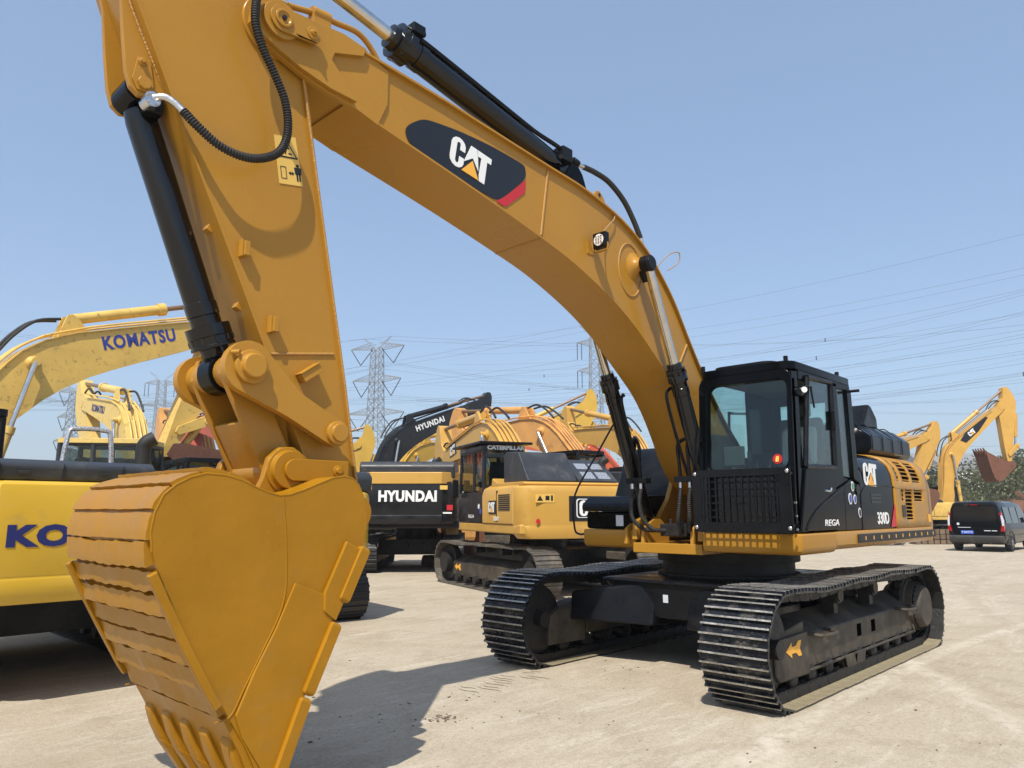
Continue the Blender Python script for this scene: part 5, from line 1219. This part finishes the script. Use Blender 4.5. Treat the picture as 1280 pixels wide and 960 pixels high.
# ================================================================== VAN
blackv = mat('black_van_paint', (.003, .0035, .004), rough=.10, spec=.35, dirt=.04, dirtcol=(.05, .045, .04))
plastic = mat('grey_bumper_plastic', (.035, .035, .035), rough=.6, dirt=.3, dirtcol=(.10, .09, .07))
plate_m = mat('blue_plate', (.03, .10, .48), rough=.4)
tyre_m = mat('tyre_rubber', (.015, .015, .015), rough=.85, dirt=.4, dirtcol=(.10, .085, .06))
alloy = mat('grey_wheel', (.28, .28, .28), rough=.35, metal=.7, dirt=.3, dirtcol=(.15, .12, .09))
lampr = mat('red_lamp_glass', (.35, .01, .015), rough=.15, coat=.6)
def make_van(x, y, deg):
    r = thing('van', 'black passenger van parked at the right edge, blue plate on its tailgate', 'van', (x, y, 0), R(deg))
    # sections along X (front +), local: length 5.0, width 2.0, height 1.97
    secs = [(-2.48, .0, .45, 1.15, .93), (-2.44, 0, .38, 1.90, .97), (-2.30, 0, .36, 1.955, .99), (-1.2, 0, .34, 1.97, 1.0), (.6, 0, .34, 1.965, 1.0), (1.15, 0, .34, 1.90, 1.0), (1.55, 0, .34, 1.58, .98), (1.85, 0, .34, 1.22, .96), (2.35, 0, .36, 1.05, .90), (2.50, 0, .42, .85, .78)]
    m = MB(); vs = []
    for (X, _, z0, z1, w) in secs:
        zb = min(1.05, z1 - .08)
        top = max(.0, min(1, (z1 - 1.0) / .9))
        P = [(-.94 * w, z0), (-.99 * w, z0 + .12), (-1.0 * w, (z0 + zb) / 2), (-.985 * w, zb), (-(.985 - .12 * top) * w, zb + (z1 - zb) * .70), (-(.95 - .17 * top) * w, zb + (z1 - zb) * .92), (-(.85 - .20 * top) * w, z1)]
        P = P + [(-p[0], p[1]) for p in P[::-1]]
        vs += [(X, p[0], p[1]) for p in P]
    n = 14; fs = [[j * n + i, j * n + (i + 1) % n, (j + 1) * n + (i + 1) % n, (j + 1) * n + i] for j in range(len(secs) - 1) for i in range(n)] + [list(range(n))[::-1], [(len(secs) - 1) * n + i for i in range(n)]]
    m.add(vs, fs); b = m.build('body', blackv, r, bevel=.03, ang=50, seg=3)
    tg = MB(); tg.prism([(-.80, .62), (.80, .62), (.86, 1.0), (.85, 1.15), (.70, 1.82), (-.70, 1.82), (-.85, 1.15), (-.86, 1.0)], -2.50, -2.465, plane='YZ'); t = tg.build('tailgate', blackv, r, bevel=.02, seg=3)
    MB().prism([(-.76, 1.25), (-.60, 1.16), (.60, 1.16), (.76, 1.25), (.70, 1.76), (-.70, 1.76)], -2.508, -2.501, plane='YZ').build('rear_window', gl_dark2, t)
    MB().box(-2.512, -2.502, -.62, .62, .90, .915).build('tailgate_trim', satin, t)
    pr_ = MB(); pr_.prism(rrect(-.50 + .08, .10, .64, .88, .04), -2.506, -2.502, plane='YZ')
    pl_ = polys('number_plate', [rrect(0, .44, 0, .14, .015)], plate_m, t, (-2.512, .52, .68), (0, -1, 0), (0, 0, 1), .006)
    text('plate_text', 'F·J6Z72', white, pl_, (-2.519, .485, .715), (0, -1, 0), (0, 0, 1), .07, .37, bold=.01)
    polys('round_badge', [circ(0, 0, .05, 16)], greysk, t, (-2.503, .60, 1.07), (0, -1, 0), (0, 0, 1), .004)
    polys('badge_line', [[(0, 0), (.45, 0), (.45, .02), (0, .02)]], greysk, t, (-2.503, .62, .925), (0, -1, 0), (0, 0, 1), .003)
    polys('badge_line', [[(0, 0), (.22, 0), (.22, .03), (0, .03)], [(.26, 0), (.44, 0), (.44, .03), (.26, .03)]], greysk, t, (-2.503, -.28, .80), (0, -1, 0), (0, 0, 1), .003)
    MB().box(-2.53, -2.505, -.14, .14, 1.80, 1.825).build('brake_lamp', lampr, t)
    bp = MB(); bp.prism([(-2.58, .42), (-2.60, .60), (-2.50, .63), (-2.2, .60), (-2.2, .34), (-2.52, .34)], -.95, .95); bp.build('rear_bumper', plastic, r, bevel=.03)
    for s in (1, -1):
        MB().prism([(s * .83, .78), (s * .965, .80), (s * .975, 1.1), (s * .90, 1.52), (s * .84, 1.50), (s * .90, 1.1)][::s], -2.495, -2.36, plane='YZ').build('tail_lamp', lampr, r, bevel=.01)
        MB().prism([(s * .905, 1.0), (s * .972, 1.0), (s * .968, 1.22), (s * .915, 1.42), (s * .88, 1.40)][::s], -2.503, -2.40, plane='YZ').build('reverse_lamp', greysk, r, bevel=.01)
        for X0, X1 in ((-2.15, -1.2), (-1.12, -.05), (.05, .95)):
            MB().hexa([(X0, s * .985, 1.10), (X1, s * .985, 1.10), (X1, s * .90, 1.10), (X0, s * .90, 1.10)], [(X0 + .05, s * .885, 1.72), (X1 - .03, s * .885, 1.72), (X1 - .03, s * .8, 1.72), (X0 + .05, s * .8, 1.72)]).build('side_window', gl_dark2, r)
        MB().box(-2.2, 1.3, min(s * .985, s * 1.005), max(s * .985, s * 1.005), .62, .66).build('side_trim', satin, r)
        MB().hexa([(1.28, s * 1.0, 1.12), (1.42, s * 1.0, 1.12), (1.42, s * 1.18, 1.12), (1.28, s * 1.18, 1.12)], [(1.28, s * 1.0, 1.34), (1.38, s * 1.0, 1.34), (1.38, s * 1.16, 1.34), (1.28, s * 1.16, 1.34)]).build('door_mirror', blackv, r, bevel=.02)
        for X in (-1.58, 1.45):
            w = MB(); w.lathe((X, s * .78, .335), (0, s, 0), [(0, .20), (0, .30), (.02, .335), (.20, .335), (.22, .30), (.22, .21)], n=28); wo = w.build('wheel', tyre_m, r)
            w = MB(); w.lathe((X, s * .985, .335), (0, s, 0), [(0, .21), (.015, .21), (.006, .18), (.02, .06), (.03, .05), (.03, .01)], n=20)
            for k in range(6): a = R(60 * k); w.box(-.02, .02, -.008, .008, .04, .19, T=Matrix.Translation((X, s * 1.0, .335)) @ Matrix.Rotation(a, 4, 'Y'))
            w.build('rim', alloy, wo)
            MB().strip([(X + .42 * math.cos(R(a)), .33 + .42 * math.sin(R(a))) for a in range(-8, 190, 14)], min(s * .90, s * 1.012), max(s * .90, s * 1.012), -.06).build('wheel_arch', plastic, r)
    MB().cyl((-2.5, -.45, .36), (-2.2, -.45, .36), .03).build('exhaust', steel, r)
    MB().box(-2.2, 2.3, -.8, .8, .28, .5).build('underbody', dark, r)
    return r
gl_dark2 = mat('black_glass', (.008, .010, .012), rough=.06, coat=.5)
x, y = at(1232, 29.8)
make_van(*at(1229, 31.6), VIEW - 45)

# ================================================================== PYLONS AND WIRES
pyl = mat('galvanised_lattice', (.24, .25, .26), rough=.6, metal=.3)
wirem = mat('overhead_wire', (.05, .055, .065), rough=.6)
def member(mb, p, q, w=.12): mb.tube([p, q], w, n=4, sm=1)
def pylon(px, depth, H, rot, label, vee=True, levels=(.58, .77, .955), arm=(15, 13, 15)):
    x, y = at(px, depth)
    r = thing('pylon', label, 'pylon', (x, y, 0), R(rot), 'lattice pylons carrying the power lines')
    b = MB(); B0, B1 = 5.5, 1.5
    def half(z): 
        t = z / H; return B0 + (B1 + .6 - B0) * min(1, t / .55) if t < .55 else (B1 + .6) + (B1 - B1 - .6) * (t - .55) / .45
    Z = [0, .16 * H, .30 * H, .42 * H, .50 * H, .56 * H, .61 * H, .66 * H, .71 * H, .76 * H, .81 * H, .86 * H, .91 * H, .96 * H]
    for i in range(len(Z) - 1):
        a, c = half(Z[i]), half(Z[i + 1])
        for sx, sy in ((1, 1), (1, -1), (-1, -1), (-1, 1)): member(b, (sx * a, sy * a, Z[i]), (sx * c, sy * c, Z[i + 1]), .17)
        for k in range(4):
            q = ((1, 1), (1, -1), (-1, -1), (-1, 1)); p0, p1 = q[k], q[(k + 1) % 4]
            member(b, (p0[0] * a, p0[1] * a, Z[i]), (p1[0] * c, p1[1] * c, Z[i + 1]), .10); member(b, (p1[0] * a, p1[1] * a, Z[i]), (p0[0] * c, p0[1] * c, Z[i + 1]), .10)
            member(b, (p0[0] * c, p0[1] * c, Z[i + 1]), (p1[0] * c, p1[1] * c, Z[i + 1]), .09)
    b.build('lattice_tower', pyl, r, flat=True)
    tips = []
    for lv, A_ in zip(levels, arm):
        z = lv * H; w = half(z)
        for s in (1, -1):
            m = MB()
            for sx in (1, -1):
                member(m, (sx * w, s * w, z), (0, s * A_, z + .6), .12); member(m, (sx * w, s * w, z + 2.2), (0, s * A_, z + .7), .11)
                for k in range(5):
                    t0, t1 = k / 5, (k + 1) / 5; P = lambda t, o: (sx * w * (1 - t), s * (w + (A_ - w) * t), z + .6 * t + o * (1 - t))
                    member(m, P(t0, 0), P(t1, 2.2 * 1), .07); member(m, P(t0, 2.2), P(t1, 0), .07)
            m.build('cross_arm', pyl, r, flat=True)
            ins = MB()
            if vee:
                member(ins, (0, s * A_, z + .5), (0, s * (A_ * .62), z - 5.2), .16); member(ins, (0, s * (w + .3), z), (0, s * (A_ * .62), z - 5.2), .16); tip = V((0, s * A_ * .62, z - 5.4))
            else:
                member(ins, (0, s * A_, z + .5), (0, s * A_, z - 5.5), .16); member(ins, (0, s * (A_ - 1.6), z + .5), (0, s * (A_ - 1.6), z - 5.5), .16); tip = V((0, s * A_, z - 5.6))
            ins.build('insulator', satin, r, flat=True); tips.append(Matrix.Translation((x, y, 0)) @ Matrix.Rotation(R(rot), 4, 'Z') @ tip)
    for s in (1, -1):
        m = MB(); member(m, (0, s * 1, .96 * H), (0, s * 5.5, H + 1.5), .12); member(m, (0, s * 1.4, .985 * H), (0, s * 5.5, H + 1.5), .10); m.build('peak_arm', pyl, r, flat=True)
        tips.append(Matrix.Translation((x, y, 0)) @ Matrix.Rotation(R(rot), 4, 'Z') @ V((0, s * 5.5, H + 1.5)))
    return tips
T1 = pylon(468, 250, 59, LEFT - 90 - 22, 'tall lattice pylon just right of the big stick', levels=(.57, .765, .955), arm=(11, 9.5, 10.5))
T2 = pylon(746, 262, 66, LEFT - 90 + 8, 'lattice pylon half hidden behind the big boom', vee=False, levels=(.60, .76, .915), arm=(6.5, 6.5, 6.5))
T3 = pylon(196, 330, 62, LEFT - 90 + 10, 'lattice pylon between the two pale yellow booms at left', vee=False, levels=(.62, .77, .93), arm=(8.5, 8.5, 7))
T4 = pylon(88, 300, 52, LEFT - 90 - 15, 'low lattice pylon behind the pale yellow machine at left', levels=(.56, .75, .95), arm=(9, 8, 8.5))

CAMZ = 1.611
def ray3(px, py, depth):
    f0 = V((math.cos(.168705) * math.cos(3.90621), math.cos(.168705) * math.sin(3.90621), math.sin(.168705))); r0 = V((math.sin(3.90621), -math.cos(3.90621), 0)); u0 = r0.cross(f0)
    return V((CAM2.x, CAM2.y, CAMZ)) + (f0 + r0 * ((px - 640) / 930.1) + u0 * ((480 - py) / 930.1)) * depth
wire_n = 0
def wire(p, q, sag, r=.03, bundle=1, gap=.45, spacers=0):
    global wire_n
    p, q = V(p), V(q); n = 28; mb = MB(); d = (q - p).normalized(); sd = d.cross(V((0, 0, 1))).normalized()
    offs = [V((0, 0, 0))] if bundle == 1 else [V((0, 0, gap / 2)) + sd * gap / 2, V((0, 0, -gap / 2)) - sd * gap / 2]
    for o in offs:
        mb.tube([p.lerp(q, i / n) + V((0, 0, -4 * sag * (i / n) * (1 - i / n))) + o for i in range(n + 1)], r, n=4, sm=1)
    for k in range(spacers):
        t = (k + .5) / spacers; c = p.lerp(q, t) + V((0, 0, -4 * sag * t * (1 - t))); mb.box(c.x - .12, c.x + .12, c.y - .12, c.y + .12, c.z - .5, c.z + .5)
    o = mb.build('power_line', wirem, flat=True); tag(o, 'thin dark power line sagging across the hazy sky', 'power line', 'power lines strung between the pylons'); wire_n += 1
RW = [  # left end (px, py), right end (px, py), sag, bundle
    ((560, 428), (1500, 236), 5, 1), ((560, 436), (1500, 286), 6, 1), ((560, 442), (1500, 292), 7, 1), ((560, 455), (1500, 312), 7, 1),
    ((620, 470), (1520, 300), 8, 2), ((560, 462), (1500, 352), 6, 1), ((600, 486), (1520, 330), 8, 2), ((560, 478), (1500, 374), 6, 1),
    ((520, 480), (1500, 396), 6, 1), ((520, 500), (1500, 376), 7, 2), ((520, 506), (1500, 404), 6, 2), ((500, 516), (1500, 420), 6, 1), ((500, 526), (1500, 434), 6, 2), ((500, 520), (1500, 452), 5, 1)]
for (a, b, sg, bn) in RW: wire(ray3(a[0], a[1], 300), ray3(b[0], b[1], 150), sg, .028 if bn == 1 else .030, bn, .6, 4 if bn == 2 else 0)
for k, t in enumerate(T1):
    for e, (px, py) in enumerate(((-260, 470 + 0 * k), (1500, 430))):
        q = ray3(px, t.z * 0 + 380 + 22 * (k if k < 6 else -1) + e * 16, 230 if e == 0 else 330)
        wire(t, q, 10, .04, 2 if k < 6 and k % 2 else 1, .5)
for k, t in enumerate(T2):
    q = ray3(-200, 455 + 17 * (k // 2), 330); wire(t, q, 9, .04, 1)
for k, t in enumerate(T3[:6]):
    q = ray3(900, 520 + 9 * k, 420); wire(t, q, 8, .05, 1)
for k in range(4):
    wire(ray3(1060, 556 + 9 * k, 300), ray3(1400, 548 + 8 * k, 240), 2, .04, 1)

# ================================================================== TREES, HOUSES, PILES
leafm = mat('dusty_leaves', (.17, .18, .095), rough=.8, noise=.4, nscale=1.2)
leafm2 = mat('olive_leaves', (.20, .195, .12), rough=.8, noise=.4, nscale=1.0)
barkm = mat('pale_bark', (.14, .12, .09), rough=.9)
def tree(x, y, h, w, label, lm, seed, n=1500, group='trees lining the far side of the yard', cat='tree'):
    rd = random.Random(seed); r = thing('tree', label, cat, (x, y, 0), 0, group)
    t = MB(); t.cyl((0, 0, 0), (0, 0, h * .45), .14, .09, n=8)
    blobs = []
    for k in range(9):
        a = rd.uniform(0, 6.28); q = rd.uniform(.1, .75) * w; z = rd.uniform(.35, .88) * h; c = V((q * math.cos(a), q * math.sin(a), z)); blobs.append((c, rd.uniform(.28, .5) * w))
        t.tube([(0, 0, h * rd.uniform(.2, .42)), tuple(V((0, 0, h * .4)).lerp(c, .5)), tuple(c)], .04, n=5, sm=2)
    t.build('trunk', barkm, r)
    c = MB(); vs = []; fs = []
    for i in range(n):
        b, rr = rd.choice(blobs); d = V((rd.gauss(0, 1), rd.gauss(0, 1), rd.gauss(0, .8))); d = d.normalized() * rr * rd.uniform(.45, 1.08)
        p = b + d; 
        if p.z < .4: continue
        s = rd.uniform(.10, .22); u = V((rd.gauss(0, 1), rd.gauss(0, 1), rd.gauss(0, 1))).normalized(); v = u.orthogonal().normalized()
        k = len(vs); vs += [p + u * s, p + v * s * .6, p - u * s, p - v * s * .6]; fs.append([k, k + 1, k + 2, k + 3])
    c.add(vs, fs); c.build('crown', lm, r, flat=True)
labs = ['low bushy tree beside the hidden boom end', 'round olive tree left of the raised amber boom', 'olive tree under the curve of the raised amber boom', 'pale olive tree between boom and hanging bucket', 'bushy green tree right of the amber cab', 'tall olive tree below the hanging rusty bucket', 'wide green tree right of the hanging bucket', 'olive tree at the right edge of the yard', 'dusty green tree behind the rust brown pile', 'green bush between the houses and the van']
for k, (px, d, h, w_) in enumerate(((1130, 75, 6.0, 3.0), (1160, 70, 6.2, 3.2), (1190, 78, 5.6, 3.0), (1215, 66, 5.4, 3.0), (1240, 72, 6.4, 3.4), (1258, 64, 6.6, 3.2), (1280, 70, 7.2, 3.6), (1306, 66, 7.0, 3.6), (1330, 72, 7.6, 3.6), (1228, 62, 4.4, 2.8))):
    x, y = at(px, d); tree(x, y, h, w_, labs[k], leafm if k % 2 else leafm2, 30 + k, 1700)
labs = ['grey green tree in the gap under the black boom', 'hazy tree low between the machines', 'grey green tree glimpsed under the orange boom', 'dark tree glimpsed behind the near boom cylinders']
for k, (px, d, h, w_) in enumerate(((445, 95, 8, 4), (560, 100, 8.5, 5), (612, 98, 8, 5), (800, 96, 8, 5))):
    x, y = at(px, d); tree(x, y, h, w_, labs[k], leafm2, 60 + k, 900)
wallm = mat('white_render_wall', (.60, .60, .58), rough=.8); roofm = mat('grey_roof', (.22, .23, .24), rough=.8); winm = mat('dark_pane', (.05, .06, .07), rough=.2)
def house(x, y, deg, L_, W_, H_, label, dark_roof=True):
    r = thing('house', label, 'house', (x, y, 0), R(deg), 'pale houses far behind the yard')
    MB().box(-L_ / 2, L_ / 2, -W_ / 2, W_ / 2, 0, H_).build('wall', wallm, r)
    m = MB(); m.prism([(-W_ / 2 - .4, H_ - .1), (W_ / 2 + .4, H_ - .1), (0, H_ + W_ * .28)], -L_ / 2 - .3, L_ / 2 + .3, plane='YZ'); m.build('roof', roofm, r)
    for k in range(int(L_ / 2.4)):
        for z in (1.2, 4.2):
            if z + 1.3 < H_: 
                xx = -L_ / 2 + 1.3 + k * 2.4
                f = MB(); f.box(xx - .55, xx + .55, W_ / 2, W_ / 2 + .05, z, z + 1.3); f.build('window', winm, r)
    return r
x, y = at(1222, 150); house(x, y, RIGHT + 62, 8, 10, 9.4, 'white gabled house between the raised boom and the trees')
x, y = at(1196, 160); house(x, y, RIGHT + 4, 14, 8, 11.2, 'long pale building with a dark flat-looking roof under the curve of the raised boom')
x, y = at(1168, 170); house(x, y, RIGHT, 12, 8, 12.2, 'pale building showing left of the raised boom')
# rusty piles
for px, d, lab in ((1262, 44, 'rust brown heap of old steel parts beside the van roof at the right edge'), (1216, 46, 'small brown heap of steel parts right of the amber cab')):
    x, y = at(px, d); r = thing('scrap_heap', lab, 'scrap heap', (x, y, 0)); rd = random.Random(int(px))
    m = MB()
    N_ = 90 if px > 1230 else 40; wd = 2.4 if px > 1230 else 1.1; hh = 2.7 if px > 1230 else 2.5
    for k in range(N_):
        a = rd.uniform(0, 6.28); q = rd.uniform(0, 1) ** .7; z = rd.uniform(.05, 1) * hh * (1 - q * .75)
        T = Matrix.Translation((q * wd * math.cos(a), q * wd * math.sin(a), z)) @ Matrix.Rotation(rd.uniform(0, 3), 4, 'X') @ Matrix.Rotation(rd.uniform(0, 3), 4, 'Y')
        m.box(-.35, .35, -.08, .08, -.22, .22, T=T)
    m.cyl((0, 0, 0), (0, 0, hh * .8), wd * .7, wd * .25, n=14)
    m.build('steel_parts', rust, r)
for k in range(6):
    x, y = at(1152 + k * 3, 37.5 - .3 * k); 
x, y = at(1163, 36.5)
for k in range(3):
    m = MB(Matrix.Translation((x, y, 0)) @ Matrix.Rotation(R(RIGHT), 4, 'Z'))
    for j in range(9): m.box(-1.3 + j * .3, -1.06 + j * .3, -.3, .3, .02 + k * .24, .22 + k * .24)
    o = m.build('track_chain_stack', mat('brown_track_links', (.16, .11, .07), .8, noise=.3, bump=.3)); tag(o, ['lowest', 'middle', 'topmost'][k] + ' brown track belt lying in a stack behind the big counterweight', 'track belt', 'stacked brown track belts')
# black fuel hose lying at the right front corner is part of the mirror arm

# ================================================================== GROUND
gm = bpy.data.materials.new('dusty_concrete'); gm.use_nodes = True
nt = gm.node_tree; N = nt.nodes; L = nt.links; bs = N['Principled BSDF']; bs.inputs['Roughness'].default_value = .88; bs.inputs['Specular IOR Level'].default_value = .25
tc = N.new('ShaderNodeTexCoord')
def nz(scale, det=8, rough=.6, dist=0., stretch=None, rot=0):
    n = N.new('ShaderNodeTexNoise'); n.inputs['Scale'].default_value = scale; n.inputs['Detail'].default_value = det; n.inputs['Roughness'].default_value = rough; n.inputs['Distortion'].default_value = dist
    if stretch:
        mp = N.new('ShaderNodeMapping'); mp.inputs['Rotation'].default_value = (0, 0, R(rot)); mp.inputs['Scale'].default_value = stretch; L.new(tc.outputs['Object'], mp.inputs[0]); L.new(mp.outputs[0], n.inputs['Vector'])
    else: L.new(tc.outputs['Object'], n.inputs['Vector'])
    return n.outputs['Fac']
def ramp(src, a, b, lo=0., hi=1.):
    m = N.new('ShaderNodeMapRange'); m.inputs[1].default_value = a; m.inputs[2].default_value = b; m.inputs[3].default_value = lo; m.inputs[4].default_value = hi; L.new(src, m.inputs[0]); return m.outputs[0]
def mixc(fac, a, b):
    m = N.new('ShaderNodeMix'); m.data_type = 'RGBA'; L.new(fac, m.inputs[0])
    if isinstance(a, tuple): m.inputs[6].default_value = (*a, 1)
    else: L.new(a, m.inputs[6])
    m.inputs[7].default_value = (*b, 1); return m.outputs[2]
c = mixc(ramp(nz(.35, 6), .35, .65), (.42, .355, .262), (.485, .415, .312))
c = mixc(ramp(nz(1.6, 9, .7, .6), .48, .66, 0, .5), c, (.30, .245, .17))
c = mixc(ramp(nz(1.1, 9, .72, 1.5, (1, 4, 1), 38), .53, .64, 0, .6), c, (.58, .52, .42))
c = mixc(ramp(nz(.9, 8, .65, .8, (1, 6, 1), -50), .55, .66, 0, .45), c, (.60, .545, .45))
c = mixc(ramp(nz(22, 8, .85), .49, .60, 0, .45), c, (.24, .19, .13))
c = mixc(ramp(nz(31, 8, .9), .50, .60, 0, .40), c, (.62, .565, .47))
c = mixc(ramp(nz(90, 4, .85), .50, .62, 0, .45), c, (.17, .135, .09))
c = mixc(ramp(nz(.22, 5, .6, .3), .56, .70, 0, .35), c, (.31, .25, .17))
def arcmark(cx, cy, rad, w, col, amt):
    global c
    d = N.new('ShaderNodeVectorMath'); d.operation = 'DISTANCE'; L.new(tc.outputs['Object'], d.inputs[0]); d.inputs[1].default_value = (cx, cy, 0)
    a = N.new('ShaderNodeMath'); a.operation = 'SUBTRACT'; L.new(d.outputs['Value'], a.inputs[0]); a.inputs[1].default_value = rad
    b = N.new('ShaderNodeMath'); b.operation = 'ABSOLUTE'; L.new(a.outputs[0], b.inputs[0])
    f_ = ramp(b.outputs[0], w * .4, w, amt, 0)
    m_ = N.new('ShaderNodeMath'); m_.operation = 'MULTIPLY'; L.new(f_, m_.inputs[0]); L.new(ramp(nz(5, 8, .8), .42, .58), m_.inputs[1])
    c = mixc(m_.outputs[0], c, col)
for cx, cy, rad, w_, col, amt in ((-14, 22, 24, .17, (.33, .265, .185), .6), (-14, 22, 22.2, .17, (.33, .265, .185), .6), (12, -16, 20, .14, (.60, .54, .44), .5), (12, -16, 21.8, .14, (.60, .54, .44), .5), (-25, -20, 30, .2, (.33, .27, .19), .55), (-25, -20, 32, .2, (.33, .27, .19), .55), (9, 9, 9.4, .10, (.34, .27, .19), .5), (0, 40, 38.3, .12, (.62, .56, .46), .6)):
    arcmark(cx, cy, rad, w_, col, amt)
L.new(c, bs.inputs['Base Color'])
bp = N.new('ShaderNodeBump'); bp.inputs['Strength'].default_value = .6; bp.inputs['Distance'].default_value = .012
ad = N.new('ShaderNodeMath'); ad.operation = 'ADD'; L.new(nz(9, 10, .7), ad.inputs[0]); L.new(nz(60, 4, .7), ad.inputs[1]); L.new(ad.outputs[0], bp.inputs['Height']); L.new(bp.outputs[0], bs.inputs['Normal'])
g = MB(); g.box(-900, 900, -900, 900, -.5, 0); ground = g.build('ground', gm, flat=True); tag(ground, kind='structure')
# loose clods and pebbles
clod = mat('brown_clods', (.12, .085, .055), rough=.95, noise=.3, nscale=20)
rd = random.Random(11); m = MB()
def stone(x, y, s):
    ph = [rd.uniform(.6, 1.2) for _ in range(8)]
    vs = [(x + s * p * sx, y + s * p * sy * .8, max(.001, s * .55 * (1 + sz) * .6 * p)) for p, (sx, sy, sz) in zip(ph, [(a, b, c_) for a in (-1, 1) for b in (-1, 1) for c_ in (-1, 1)])]
    m.add(vs, [[0, 1, 3, 2], [4, 6, 7, 5], [0, 4, 5, 1], [2, 3, 7, 6], [0, 2, 6, 4], [1, 5, 7, 3]])
for _ in range(420):
    d = 3 + 22 * rd.random() ** 1.6; x, y = at(rd.uniform(300, 1300), d); stone(x, y, rd.uniform(.002, .007) * (1 if rd.random() < .93 else 2))
for cx, cy, n_, sp in ((4.1, -.35, 60, .07), (4.0, -.9, 8, .06), (3.5, -.75, 14, .10), (4.5, -.75, 12, .3), (3.3, .0, 8, .3), (1.6, -.35, 12, .3), (2.6, 2.4, 8, .7)):
    for _ in range(n_): stone(cx + rd.gauss(0, sp), cy + rd.gauss(0, sp), rd.uniform(.003, .010))
for j in range(13):   # scrape marks left by the grousers
    x0, y0 = 2.3 + j * .085 + rd.gauss(0, .008), -1.15 + .25 * rd.random()
    l_ = rd.uniform(.12, .34)
    pts = [(x0 + .02 * math.sin(k), y0 + (k / 6) * l_, 0) for k in range(7)]
    for k in range(6):
        w_ = .005 * math.sin(math.pi * (k + .5) / 6) + .001
        m.add([(pts[k][0] - w_, pts[k][1], .003), (pts[k + 1][0] - w_, pts[k + 1][1], .003), (pts[k + 1][0] + w_, pts[k + 1][1], .003), (pts[k][0] + w_, pts[k][1], .003)], [[0, 1, 2, 3]])
cl = m.build('loose_clods', clod, flat=True); tag(cl, kind='stuff')

# ================================================================== HAZE
hz = bpy.data.materials.new('haze'); hz.use_nodes = True
nt = hz.node_tree; nt.nodes.remove(nt.nodes['Principled BSDF']); pv = nt.nodes.new('ShaderNodeVolumePrincipled')
pv.inputs['Color'].default_value = (.90, .91, .92, 1); pv.inputs['Density'].default_value = .00085; pv.inputs['Anisotropy'].default_value = .25
nt.links.new(pv.outputs[0], nt.nodes['Material Output'].inputs['Volume'])
g = MB(); g.box(-905, 905, -905, 905, -1.5, 78); ho = g.build('haze', hz, flat=True); tag(ho, kind='stuff')
# ================================================================== CAMERA, LIGHT, RENDER
cam = bpy.data.cameras.new('camera'); co = bpy.data.objects.new('camera', cam); COL.objects.link(co)
CAMP = V((8.176, 4.358, 1.611)); yaw, pitch, roll = 3.90621, .168705, -.00153
f = V((math.cos(pitch) * math.cos(yaw), math.cos(pitch) * math.sin(yaw), math.sin(pitch)))
rt = V((math.sin(yaw), -math.cos(yaw), 0)); up = rt.cross(f)
rt2 = rt * math.cos(roll) + up * math.sin(roll); up2 = -rt * math.sin(roll) + up * math.cos(roll)
co.matrix_world = Matrix(((rt2.x, up2.x, -f.x, CAMP.x), (rt2.y, up2.y, -f.y, CAMP.y), (rt2.z, up2.z, -f.z, CAMP.z), (0, 0, 0, 1)))
cam.sensor_width = 36; cam.lens = 36 * 930.1 / 1280; cam.clip_start = .05; cam.clip_end = 6000
scene.camera = co
w = bpy.data.worlds.new('World'); scene.world = w; w.use_nodes = True
nt = w.node_tree; bg = nt.nodes['Background']; sky = nt.nodes.new('ShaderNodeTexSky'); sky.sky_type = 'NISHITA'; sky.sun_disc = False
el = math.asin(SUN.z); az = math.atan2(SUN.x, SUN.y)
sky.sun_elevation = el; sky.sun_rotation = az; sky.air_density = 1.0; sky.dust_density = 1.0; sky.ozone_density = 2.2; sky.altitude = 0
mxs = nt.nodes.new('ShaderNodeMix'); mxs.data_type = 'RGBA'; mxs.inputs[0].default_value = .30; mxs.inputs[7].default_value = (3.2, 4.55, 6.6, 1)
nt.links.new(sky.outputs[0], mxs.inputs[6]); nt.links.new(mxs.outputs[2], bg.inputs[0]); bg.inputs[1].default_value = .142
sl = bpy.data.lights.new('sun', 'SUN'); sl.energy = 4.95; sl.angle = R(.55); sl.color = (1, .94, .84)
so2 = bpy.data.objects.new('sun', sl); COL.objects.link(so2); so2.rotation_euler = SUN.to_track_quat('Z', 'Y').to_euler(); so2.location = (0, 0, 30)
scene.view_settings.view_transform = 'Standard'; scene.view_settings.look = 'None'; scene.view_settings.gamma = 1; scene.view_settings.exposure = .20
